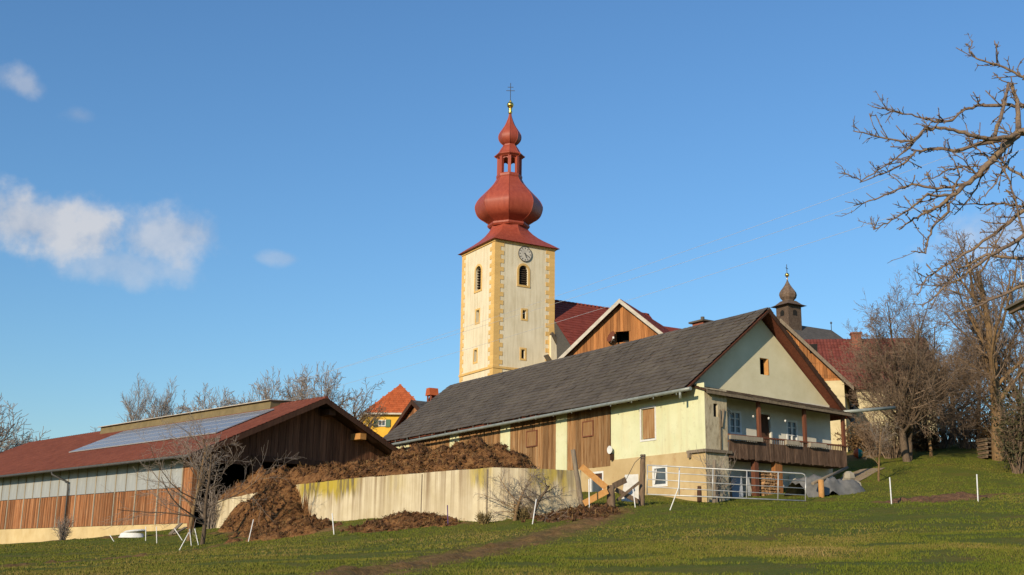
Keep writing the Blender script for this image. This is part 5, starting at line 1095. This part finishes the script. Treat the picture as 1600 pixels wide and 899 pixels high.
# toy, pallets, red thing, platform
q = ground_at(1341, 712, 65); ty = thing('play_ball', 'orange and teal play ball on the grass right of the house', 'toy', q)
for k, (m_, a0_) in enumerate((('toy_orange', 0), ('teal', pi))):
    mb = MB(); n = 10; vs = [( .27*sin(pi*i/8)*cos(a0_+pi*j/n+pi*.42), .27*sin(pi*i/8)*sin(a0_+pi*j/n+pi*.42), .27-.27*cos(pi*i/8)) for i in range(9) for j in range(n+1)]
    mb.add(vs, [(i*(n+1)+j, i*(n+1)+j+1, (i+1)*(n+1)+j+1, (i+1)*(n+1)+j) for i in range(8) for j in range(n)], sm=True); obj('half_shell', mb, M[m_], ty)
q = ground_at(1551, 722, 61.5)
for k in range(5):
    t = thing('pallet', ('lowest', 'second', 'middle', 'fourth', 'topmost')[k]+' wooden pallet of the stack by the right trees', 'pallet', q+Vector((.03*(k % 2), 0, k*.22+.02)), .1+.04*(k % 3), 'stacked pallets')
    for j in range(5): obj('slat', MB().box(-.6, .6, -.4+j*.19, -.27+j*.19, .13, .155), M['wood_grey'], t)
    for j in (-.55, 0, .45): obj('bearer', MB().box(j, j+.1, -.4, .49, 0, .128), M['wood_post'], t)
pl = thing('raised_hide', 'edge of a grey platform with mesh rail high at the right border', 'platform', (atY(1615, 470, 34).x, 34, g1(atY(1615, 470, 34).x, 34))); zz = atY(1600, 471, 34).z-pl.location.z; xx = atY(1588, 470, 34).x-pl.location.x
obj('deck', MB().box(xx, xx+1.6, -.5, .9, zz-.08, zz), M['wood_grey'], pl)
obj('deck_beam', MB().box(xx+.1, xx+.2, -.45, .85, zz-.22, zz-.08), M['wood_post'], pl)
for a_ in ((xx+.45, -.4), (xx+1.5, -.4), (xx+.45, .8), (xx+1.5, .8)): obj('leg', MB().box(a_[0], a_[0]+.1, a_[1], a_[1]+.1, -.3, zz-.22) if a_[0] > xx+1 else MB().beam((1.2, a_[1], -.3), (a_[0]+.2, a_[1], zz-.22), .09, .09), M['wood_post'], pl)
obj('rail_post', MB().tube([(xx+.03, -.45, zz), (xx+.01, -.45, zz+1.0)], .02, 6), M['galvanised'], pl)
q = ground_at(1600, 712, 57); put('red_canister', 'red container half hidden by the hedge at the right edge', 'canister', MB().lathe([(.22, 1.75), (.25, 1.8), (.25, 2.25), (.18, 2.35), (.06, 2.38)], 14, 0, 0).tube([(0, 0, 0), (0, 0, 1.75)], .05, 6), M['red_paint'], q)

# ------------------------------------------------------------------ power lines
for k, (a, b) in enumerate((((690, 487.5), (1330, 283)), ((690, 493), (1390, 290)), ((690, 521), (1385, 327)))):
    kx = (b[1]-a[1])/(b[0]-a[0]); pA = atY(60, a[1]+kx*(60-a[0])+18, 135); pB = atY(1760, b[1]+kx*(1760-b[0])-4, 46)
    pts = []
    for i in range(41):
        t = i/40; p = pA.lerp(pB, t); p.z -= 4*t*(1-t)*1.3; pts.append(p-pA)
    wv = obj('power_line', MB().tube(pts, .009, 4), M['wire'], None, pA); tag(wv, ('uppermost', 'middle', 'lowest')[k]+' of three thin wires crossing the sky by the tower', 'power line', 'overhead wires')
for (pp, lb_) in ((atY(60, 706, 135), 'distant wooden pole holding the wires behind the barn'), (atY(1760, 180, 46), 'wooden pole holding the wires beyond the right edge')):
    z0_ = g1(pp.x, pp.y); hgt = pp.z+1.0-z0_; t = thing('power_pole', lb_, 'pole', (pp.x, pp.y, z0_)); obj('mast', MB().tube([(.3, .25, -.5), (.3, .25, hgt)], [.14, .10], 10), M['wood_post'], t); obj('crossarm', MB().beam((-.6, .12, hgt-1.2), (1.0, .12, hgt-1.2), .1, .12), M['wood_post'], t)

# ------------------------------------------------------------------ trees
def rvec(r): return Vector((r.gauss(0, 1), r.gauss(0, 1), r.gauss(0, 1))).normalized()
def limb(mT, r, p, d, L, rad, lvl, P, sink):
    """one limb and, recursively, what grows from it"""
    ns = P['seg'][lvl]; pts = [p]; rs = [rad]; q = p.copy(); e = d.copy()
    for k in range(ns):
        e = (e+rvec(r)*P['wob'][lvl]+Vector((0, 0, P['up'][lvl]))).normalized(); q = q+e*(L/ns); pts.append(q.copy()); rs.append(max(P['rmin'], rad*(1-(1-P['taper'])*(k+1)/ns)))
    tgt = sink[0] if lvl <= P['tl'] else sink[1]
    tgt.tube(pts, rs, P['sides'][lvl], cap=False)
    if lvl+1 >= P['levels']: return
    n = P['n'][lvl]; n = max(1, int(n*r.uniform(.8, 1.2)))
    for k in range(n):
        t = P['t0'][lvl]+(1-P['t0'][lvl])*((k+r.random())/n); i = min(int(t*ns), ns-1); f = t*ns-i
        b = pts[i].lerp(pts[i+1], f); ax = (pts[i+1]-pts[i]).normalized(); s = ax.cross(rvec(r))
        if s.length < .05: continue
        s.normalize(); an = radians(r.uniform(*P['ang'][lvl])); c = (ax*cos(an)+s*sin(an)).normalized()
        Lc = L*P['len'][lvl]*r.uniform(.7, 1.25)*(1-.45*t if lvl == 0 else 1-.35*t); rc = min(rs[i]*.72, max(P['rmin'], rs[i]*P['rr'][lvl]*r.uniform(.8, 1.1)))
        limb(mT, r, b, c, Lc, rc, lvl+1, P, sink)
TREE = dict(levels=5, seg=(7, 6, 4, 3, 2), wob=(.10, .20, .24, .26, .28), up=(.03, .05, .05, .03, .02), taper=.35, rmin=.006, tl=1, sides=(8, 6, 4, 3, 3), n=(9, 7, 6, 5, 4), t0=(.28, .25, .2, .2, .15), ang=((35, 70), (30, 62), (28, 60), (25, 60), (25, 60)), len=(.62, .55, .5, .5, .5), rr=(.45, .5, .5, .55, .6))
def tree_mesh(seed, h, r0, **kw):
    P = dict(TREE); P.update(kw); r = random.Random(seed); a, b = MB(), MB()
    for st_ in P.get('stems', [((0, 0, 0), (0, 0, 1), 1.0)]):
        limb(None, r, Vector(st_[0])-Vector(st_[1])*.3, Vector(st_[1]).normalized(), h*st_[2]*P.get('trunk', .72), r0*st_[2], 0, P, (a, b))
    return a.mesh('trunk'), b.mesh('crown')
def plant_tree(name, label, meshes, loc, rz, s, bark='bark', twig='twig', cat='tree', group=None):
    t = thing(name, label, cat, loc, rz, group); t.scale = s if isinstance(s, tuple) else (s, s, s)
    for nm, me_, m_ in (('trunk', meshes[0], bark), ('crown', meshes[1], twig)):
        o = bpy.data.objects.new(nm, me_); C.objects.link(o); o.parent = t
        if not me_.materials: me_.materials.append(M[m_])
    return t
# far trees behind the barn
FT = dict(levels=4, seg=(7, 6, 4, 3), sides=(6, 4, 3, 3))
tA = tree_mesh(11, 11, .13, trunk=.85, rmin=.011, n=(18, 13, 10, 6), t0=(.2, .15, .12, .2), ang=((18, 42), (20, 45), (22, 50), (25, 50)), up=(.03, .12, .10, .06), len=(.55, .5, .45, .5), rr=(.4, .4, .45, .5), **FT)
tB = tree_mesh(12, 9, .2, trunk=.62, rmin=.012, n=(16, 12, 10, 6), t0=(.22, .15, .12, .2), wob=(.14, .22, .26, .28), len=(.66, .5, .45, .5), rr=(.4, .4, .45, .5), **FT)
tC = tree_mesh(13, 9, .2, trunk=.55, rmin=.012, n=(14, 13, 10, 6), t0=(.3, .15, .12, .2), wob=(.12, .24, .28, .3), len=(.82, .5, .45, .5), rr=(.45, .4, .45, .5), **FT)
def far(px, ptop, Y, me_, hm, rz, label, tw_='twig_grey', wx=1.0):
    w = atY(px, ptop, Y); z = g1(w.x, w.y); s = (w.z-z)/hm; plant_tree('bare_tree', label, me_, (w.x, w.y, z), rz, (s*wx, s*wx, s), 'bark', tw_, group='bare trees behind the barn')
def mh(ms): return max(max(v.co.z for v in m_.vertices) for m_ in ms)
hA, hB, hC = mh(tA), mh(tB), mh(tC)
for args in ((233, 583, 118, tA, hA, .3, 'tall thin bare tree behind the left end of the ridge vent', 'twig_grey', .85), (268, 588, 121, tA, hA, 2.1, 'second tall thin bare tree behind the ridge vent', 'twig_grey', .8), (300, 612, 124, tB, hB, 1.2, 'lower bushy bare tree in the middle behind the ridge vent', 'twig_grey', .8),
             (335, 598, 116, tC, hC, .2, 'bare tree behind the right half of the ridge vent', 'twig_grey', .75), (357, 602, 119, tB, hB, 4.0, 'small rounded bare tree at the right end of the ridge vent', 'twig_grey', .6), (428, 574, 104, tC, hC, 1.9, 'bare tree left of the barn roof peak', 'twig_grey', .6),
             (468, 566, 106, tB, hB, 3.0, 'dense bare tree directly behind the barn roof', 'twig_grey', .6), (505, 562, 103, tC, hC, 5.0, 'wide bare tree above the barn roof peak', 'twig_grey', .6), (5, 640, 105, tA, hA, 1.0, 'pale bare tree at the left edge behind the barn', 'twig_grey', 1.5), (-22, 610, 100, tC, hC, 2.5, 'pale spreading bare tree cut by the left edge', 'twig_grey', 1.1), (150, 668, 128, tB, hB, .5, 'low bare bush top peeking over the barn roof', 'twig_grey', 1.2), (30, 668, 112, tB, hB, 2.2, 'low bare tree sloping down behind the barn roof', 'twig_grey', 1.1)):
    far(*args)
tD = tree_mesh(17, 6, .11, trunk=.62, rmin=.008, n=(13, 8, 6, 4), t0=(.45, .15, .12, .2), wob=(.2, .24, .28, .3), len=(.62, .5, .45, .5), ang=((40, 80), (30, 62), (28, 60), (25, 60)), rr=(.45, .4, .45, .5), **FT)
hD = mh(tD); w = atY(583, 592, 92); z = g1(w.x, w.y); plant_tree('bare_tree', 'crooked bare tree in front of the yellow house', tD, (w.x, w.y, z), .4, (w.z-z)/hD, 'bark', 'twig')
# tree pair before the barn corner
tE = tree_mesh(23, 8.6, .12, trunk=.55, rmin=.0055, n=(12, 9, 8, 6), seg=(7, 6, 4, 3), levels=4, t0=(.22, .15, .12, .2), wob=(.10, .2, .26, .28), len=(1.0, .52, .45, .45), rr=(.45, .42, .45, .5), up=(.03, .05, .04, .02), ang=((35, 72), (30, 62), (28, 60), (25, 60)))
hE = mh(tE); q = ground_at(316, 843, 51.5); plant_tree('bare_tree', 'bare tree with dark trunk in front of the barn corner', tE, q, 0, (atY(316, 640, 51.5).z-q.z)/hE, 'bark', 'twig_grey')
tF = tree_mesh(24, 7, .11, trunk=.7, rmin=.007, n=(11, 9, 7, 6), seg=(7, 5, 4, 3), levels=4, t0=(.28, .15, .12, .2), len=(.55, .5, .45, .5), rr=(.4, .4, .45, .5), ang=((25, 55), (28, 58), (28, 60), (25, 60))); hF = mh(tF)
q = ground_at(295, 838, 54); plant_tree('bare_tree', 'slender bare tree leaning left beside the barn corner', tF, q, 1.0, (atY(285, 640, 54).z-q.z)/hF, 'bark_orange', 'twig_grey')
# two small trees before the wall
tG = tree_mesh(31, 3, .085, trunk=.7, rmin=.0055, levels=4, n=(11, 9, 7, 5), t0=(.2, .2, .2, .2), wob=(.16, .22, .24, .26), up=(.02, .02, .03, .02), len=(.8, .6, .5, .5), ang=((45, 80), (30, 65), (28, 60), (25, 60)), tl=1)
hG = mh(tG); q = ground_at(803, 822, 44.6); plant_tree('bare_sapling', 'left of two small bare trees before the concrete wall', tG, q, 0.3, ((atY(803, 728, 44.6).z-q.z)/hG*1.2, (atY(803, 728, 44.6).z-q.z)/hG*1.1, (atY(803, 728, 44.6).z-q.z)/hG), 'bark_orange', 'twig_grey', 'sapling', 'saplings at the wall')
tG2 = tree_mesh(35, 3, .11, trunk=.7, rmin=.0055, levels=4, n=(11, 9, 7, 5), t0=(.2, .2, .2, .2), wob=(.16, .22, .24, .26), up=(.02, .0, .02, .02), len=(.85, .6, .5, .5), ang=((45, 85), (30, 65), (28, 60), (25, 60)), tl=1); hG2 = mh(tG2)
q = ground_at(829, 818, 44.7); plant_tree('bare_sapling', 'right of two small bare trees before the concrete wall', tG2, q, 2.2, ((atY(829, 738, 44.7).z-q.z)/hG2*1.3, (atY(829, 738, 44.7).z-q.z)/hG2*1.1, (atY(829, 738, 44.7).z-q.z)/hG2), 'bark', 'twig_grey', 'sapling', 'saplings at the wall')
# trees on the right
tH = tree_mesh(47, 12, .24, trunk=.42, rmin=.0075, n=(15, 14, 10, 6, 4), seg=(6, 7, 4, 3, 2), levels=5, t0=(.25, .12, .12, .15, .2), wob=(.12, .18, .24, .28, .28), len=(1.45, .48, .45, .42, .5), rr=(.5, .38, .42, .5, .5), ang=((25, 62), (30, 60), (28, 60), (25, 60), (25, 60)), up=(.02, .05, .05, .03, .02), stems=[((-.12, 0, 0), (-.12, 0, 1), 1.0), ((.15, .1, 0), (.16, .05, 1), .8)])
hH = mh(tH); q = ground_at(1420, 724, 61); plant_tree('bare_tree', 'broad bare tree with forked trunk before the red roof', tH, q, .6, ((atY(1390, 425, 61).z-q.z)/hH*.95, (atY(1390, 425, 61).z-q.z)/hH*.95, (atY(1390, 425, 61).z-q.z)/hH), 'bark', 'twig')
tI = tree_mesh(43, 15, .30, trunk=.62, rmin=.008, n=(12, 10, 8, 5, 4), seg=(8, 6, 4, 3, 2), levels=5, t0=(.22, .15, .12, .15, .2), wob=(.10, .2, .24, .28, .28), len=(.66, .5, .45, .42, .5), rr=(.42, .4, .42, .5, .5), up=(.02, .10, .06, .03, .02), ang=((22, 52), (30, 60), (28, 60), (25, 60), (25, 60)), stems=[((0, 0, 0), (-.06, 0, 1), 1.0), ((.5, .3, 0), (.14, .1, 1), .8)])
hI = mh(tI); q = ground_at(1560, 728, 61); plant_tree('bare_tree', 'tall bare tree with lit pale trunk near the right edge', tI, q, 0, (atY(1540, 322, 61).z-q.z)/hI, 'bark_orange', 'twig')
q = ground_at(1485, 715, 70); plant_tree('bare_tree', 'bare tree leaning between the two larger right trees', tH, q, 2.6, (atY(1490, 440, 70).z-q.z)/hH*.9, 'bark', 'twig')
q = ground_at(1530, 705, 78); plant_tree('bare_tree', 'more distant bare tree behind the pallets', tE, q, 1.6, (atY(1530, 470, 78).z-q.z)/hE, 'bark', 'twig')
q = ground_at(1640, 715, 64); plant_tree('bare_tree', 'bare tree cut by the right edge behind the hedge', tI, q, 2.0, (atY(1640, 350, 64).z-q.z)/hI, 'bark', 'twig')
q = ground_at(1373, 757, 55); plant_tree('bare_sapling', 'thin young tree standing right of the boulders', tF, q, .5, (atY(1373, 640, 55).z-q.z)/hF, 'bark', 'twig', 'sapling')
q = ground_at(1455, 722, 62.5); plant_tree('bare_sapling', 'slim young tree beside the forked trunk', tF, q, 2.5, (atY(1455, 560, 62.5).z-q.z)/hF, 'bark', 'twig', 'sapling')
# shrubs
def shrub(name, label, px, py, Y, h, w, seed, m_='twig', leaf=None, n=60):
    r = random.Random(seed); q = ground_at(px, py, Y); mb = MB(); lf = MB()
    for k in range(n):
        a = r.uniform(0, 2*pi); lean = r.uniform(.05, .75); d = Vector((cos(a)*lean*w/h, sin(a)*lean*w/h, 1)).normalized(); p = Vector((cos(a)*r.uniform(0, .25)*w, sin(a)*r.uniform(0, .25)*w, -.1)); L = h*r.uniform(.55, 1.1); pts = [p]; e = d
        for j in range(4): e = (e+rvec(r)*.18).normalized(); pts.append(pts[-1]+e*L/4)
        mb.tube(pts, [.022, .018, .014, .010, .006], 3, False)
        for j in range(9 if not leaf else 5):
            i = r.randint(1, 3); b = pts[i].lerp(pts[i+1], r.random()); g = (e+rvec(r)*.9).normalized(); mb.tube([b, b+g*L*.14, b+(g+rvec(r)*.3).normalized()*L*.3], [.009, .007, .005], 3, False)
            if leaf:
                for _ in range(5):
                    c = b+rvec(r)*L*.16; u = rvec(r)*.10; v_ = rvec(r)*.06; lf.add([c-u, c+v_, c+u, c-v_], [(0, 1, 2, 3)])
    t = thing(name, label, 'shrub', q); obj('stems', mb, M[m_], t)
    if leaf: obj('foliage', lf, M[leaf], t)
shrub('bare_shrub', 'brown bare thicket under the broad right tree', 1395, 716, 63, 2.6, 1.8, 1)
shrub('bare_shrub', 'brown thicket left of the forked trunk', 1370, 712, 65, 2.4, 1.6, 2)
shrub('bare_shrub', 'dark bare bush on the bank left of the pallets', 1515, 712, 66, 2.6, 2.0, 3)
shrub('bare_shrub', 'brown bush on the bank right of the slim young tree', 1470, 708, 67, 2.2, 2.0, 4)
for k_, (a_, b_, c_, h_, lb_) in enumerate(((1345, 706, 70, 1.8, 'low brown brush behind the play ball'), (1425, 704, 69, 2.4, 'brown brush behind the forked trunk'), (1500, 702, 72, 2.6, 'brush on top of the brown bank'), (1540, 712, 67, 2.2, 'brush left beside the pallet stack'), (1572, 716, 64, 2.6, 'brush between pallet stack and hedge'), (1445, 712, 66, 1.6, 'low brush right of the forked trunk'))):
    shrub('bare_shrub', lb_, a_, b_, c_, h_, 2.0, 60+k_, 'undergrowth', 'undergrowth', 45)
shrub('evergreen_hedge', 'dark hedge bush at the right edge behind the stake', 1590, 745, 56, 3.6, .9, 5, 'twig', 'evergreen', 55)
shrub('evergreen_hedge', 'dark hedge clump cut by the right border', 1614, 742, 56.5, 4.6, 1.1, 6, 'twig', 'evergreen', 70)
shrub('dry_weeds', 'dry weeds tuft between the small trees and the wall', 817, 817, 44.9, .55, .8, 7, 'dry_grass', None, 90)
shrub('dry_weeds', 'dry brown weeds at the barn base under the downpipe', 97, 846, 62.5, 1.3, .5, 8, 'twig_grey', None, 40)
shrub('dry_weeds', 'dry weeds left of the small trees before the wall', 757, 822, 44.6, .5, .5, 9, 'dry_grass', None, 60)
shrub('bare_shrub', 'brambles climbing round the roughcast house corner post', 1121, 783, 50.2, 2.2, .5, 10, 'twig_grey', None, 16)
shrub('bare_shrub', 'tangled brush at the dark barn opening by the wall end', 330, 826, 60.5, 2.2, 1.2, 11, 'twig_grey', None, 40)

# foreground pear tree: trunk beyond the right edge, limbs reaching into view
PT = 13.0
base = atY(1860, 560, PT+.6); bz_ = g1(base.x, base.y)
pt_ = thing('pear_tree', 'gnarled fruit tree branches reaching in from the upper right', 'tree', (base.x, base.y, bz_)); OB = Vector((base.x, base.y, bz_))
Z_ = lambda zx, zy: (1280+zx/2.366, 40+zy/2.366)
r = random.Random(77); pb_ = MB(); tb_ = MB()
tb_.tube([Vector((0, 0, -.3)), Vector((-.05, 0, .8)), Vector((-.12, -.05, 2.0)), atY(1800, 330, PT+.3)-OB, atY(1740, 240, PT+.1)-OB], [.26, .20, .17, .13, .09], 10)
BR = [([(960, 330), (860, 390), (740, 395), (680, 450), (640, 500), (590, 550), (540, 590), (490, 630), (440, 670), (400, 690), (350, 715), (295, 755)], .062, .008, 0),
      ([(740, 397), (700, 415), (620, 420), (570, 410), (500, 385), (430, 380), (390, 385), (340, 430), (260, 420), (200, 405), (125, 390)], .034, .006, -.3),
      ([(390, 385), (360, 420), (320, 465), (240, 520), (160, 575), (90, 545)], .014, .006, -.4), ([(700, 420), (600, 435), (500, 465), (430, 455), (360, 465), (310, 510), (240, 545), (150, 580)], .030, .006, .25),
      ([(900, 280), (757, 300), (690, 295), (590, 297), (540, 310), (490, 350), (440, 357), (400, 350), (320, 325), (260, 315), (195, 300)], .026, .006, .3), ([(950, 240), (850, 225), (757, 190), (690, 160), (640, 140), (580, 120), (555, 95), (568, 58)], .022, .006, .1),
      ([(735, 400), (735, 300), (712, 215)], .036, .022, .1), ([(650, 410), (670, 330), (700, 215)], .026, .018, 0), ([(540, 590), (440, 600), (340, 590), (280, 610), (200, 645), (130, 665)], .020, .006, .2), ([(490, 630), (400, 625), (330, 680), (270, 720), (200, 755)], .018, .006, -.25),
      ([(470, 640), (480, 690), (420, 740), (400, 800), (395, 840), (340, 835)], .020, .006, .1), ([(900, 620), (757, 560), (690, 520), (660, 480)], .022, .012, .3), ([(900, 690), (757, 670), (690, 660), (600, 660), (500, 660)], .020, .006, .4), ([(850, 900), (757, 760), (720, 640), (700, 560), (660, 500)], .018, .008, -.2),
      ([(900, 600), (757, 685), (650, 770), (560, 830), (480, 880), (400, 930), (360, 1000)], .030, .006, .5), ([(900, 700), (757, 775), (650, 840), (580, 890), (500, 950), (430, 960)], .030, .006, -.5), ([(900, 840), (757, 860), (620, 850), (520, 900), (440, 990), (380, 1040)], .028, .006, .2), ([(900, 930), (757, 960), (640, 1010), (560, 1050), (500, 1060)], .024, .007, -.3),
      ([(640, 500), (600, 470), (560, 440), (540, 360)], .012, .005, .2), ([(590, 550), (540, 520), (480, 530), (430, 560), (380, 570)], .014, .005, -.2), ([(490, 630), (520, 560), (500, 500), (480, 470)], .012, .005, .1), ([(660, 480), (600, 560), (560, 640), (500, 700)], .014, .005, .3), ([(690, 520), (640, 600), (590, 650)], .012, .005, -.3)]
for pts, r0, r1, dy in BR:
    n = len(pts); P3 = [atY(*Z_(*p), PT+dy*(1 if i else 0)*min(1, i/3))-OB for i, p in enumerate(pts)]; fine = []
    for i in range(n-1):
        k = 4
        for j in range(k): fine.append(P3[i].lerp(P3[i+1], j/k)+rvec(r)*.012)
    fine.append(P3[-1]); m_ = len(fine); rs = [(r0+(r1-r0)*(i/(m_-1))**.8)*r.uniform(.9, 1.12) for i in range(m_)]
    pb_.tube(fine, rs, 7)
    L_ = sum((fine[i+1]-fine[i]).length for i in range(m_-1)); cnt = int(L_/.034)
    for c in range(cnt):
        i = r.randint(1, m_-2); b = fine[i].lerp(fine[i+1], r.random()); d = (rvec(r)+Vector((-.4, 0, .35))+(fine[i+1]-fine[i]).normalized()*.5).normalized(); l_ = r.uniform(.03, .10) if r.random() < .7 else r.uniform(.1, .34)
        q = b+d*l_*.5+rvec(r)*.008; e_ = q+(d+rvec(r)*.35).normalized()*l_*.5; rr = min(rs[i]*.6, r.uniform(.005, .009)); pb_.tube([b, q, e_], [rr, rr*.85, rr*.9], 5)
        if l_ > .14:
            for _ in range(3): s_ = b.lerp(e_, r.uniform(.3, 1)); pb_.tube([s_, s_+(d+rvec(r)*.9).normalized()*r.uniform(.03, .09)], [rr*.8, rr*.6], 4)
pm_ = pb_.mesh('branches')
obj('trunk', tb_, M['bark_pear'], pt_); obj('branches', pm_, M['bark_pear'], pt_)

# ------------------------------------------------------------------ path at the right of the house, grass
def strip(name, m_, pts, w, lift=.03):
    V_, Q_ = [], []
    for i, p in enumerate(pts):
        a, b = pts[max(0, i-1)], pts[min(len(pts)-1, i+1)]; d = (b-a); d.z = 0; d.normalize(); s_ = Vector((-d.y, d.x, 0))*w/2
        for q in (p-s_, p, p+s_): V_.append((q.x, q.y, g1(q.x, q.y)+lift))
        if i: c = (i-1)*3; Q_ += [(c, c+3, c+4, c+1), (c+1, c+4, c+5, c+2)]
    return struct(obj(name, raw_mesh(name, np.array(V_), np.array(Q_)), m_))
pp = [atY(*q) for q in ((1322, 752, 56), (1340, 744, 57.5), (1352, 739, 58.8), (1366, 735, 60))]; pf = []
for i in range(3):
    for k in range(6): pf.append(pp[i].lerp(pp[i+1], k/6))
strip('path', M['path_gravel'], pf, 1.3)
rs = np.random.RandomState(5)
def grass(n, y0, y1, hmin, hmax, wd):
    y = y0+(y1-y0)*rs.rand(n)**.8; x = (rs.rand(n)*2-1)*(y*.47+1.2)
    m = mudf(x, y); cl = fbm(x, y, .5, 3, 71); k = (rs.rand(n) > m*1.3) & (cl > -.38+rs.rand(n)*.25)
    wy = np.interp(x, WX, WY); k &= ~((x > WX[0]) & (x < WX[-1]) & (y > wy-.05))
    hx_ = (x-H.P.x)*H.X.x+(y-H.P.y)*H.X.y; hy_ = (x-H.P.x)*H.Y.x+(y-H.P.y)*H.Y.y; k &= ~((hx_ > -.3) & (hx_ < 9.4) & (hy_ > -.3))
    bx_ = (x-B.P.x)*B.X.x+(y-B.P.y)*B.X.y; by_ = (x-B.P.x)*B.Y.x+(y-B.P.y)*B.Y.y; k &= ~((bx_ > -.2) & (by_ > -1))
    k &= heapz(x, y) < gz(x, y)-.1
    return x[k], y[k], cl[k]
V_, Q_, R_ = [], [], []
off = 0
for (n, y0, y1, h0_, h1_, wd) in ((120000, 15.5, 30, .018, .050, .010), (90000, 30, 62, .025, .065, .016), (1500, 18, 60, .07, .18, .011)):
    x, y, cl = grass(n, y0, y1, h0_, h1_, wd); z = gz_rough(x, y); k = len(x); h = h0_+(h1_-h0_)*rs.rand(k); 
    for b in range(2):
        a = rs.rand(k)*2*pi; ln = rs.rand(k)*.9; la = rs.rand(k)*2*pi; ox, oy = rs.normal(0, .03, k), rs.normal(0, .03, k); ww = wd*(.6+.8*rs.rand(k))
        B0 = np.stack([x+ox-np.cos(a)*ww, y+oy-np.sin(a)*ww, z-.01], 1); B1 = np.stack([x+ox+np.cos(a)*ww, y+oy+np.sin(a)*ww, z-.01], 1); Tp = np.stack([x+ox+np.cos(la)*ln*h, y+oy+np.sin(la)*ln*h, z+h], 1)
        V_.append(np.stack([B0, B1, Tp], 1).reshape(-1, 3)); Q_.append(np.arange(k*3).reshape(-1, 3)+off); off += 3*k
        R_.append(np.clip(.36+cl*.45+fbm(x, y, .16, 3, 90)*.55+rs.normal(0, .17, k), 0, 1) if h1_ < .2 else np.clip(.8+rs.normal(0, .15, k), 0, 1))
gm = raw_mesh('grass', np.concatenate(V_), np.concatenate(Q_), False, np.concatenate(R_))
go = stuff(obj('grass', gm, M['grass_blade'])); tag(go, 'short olive green meadow grass with dry patches', 'grass')
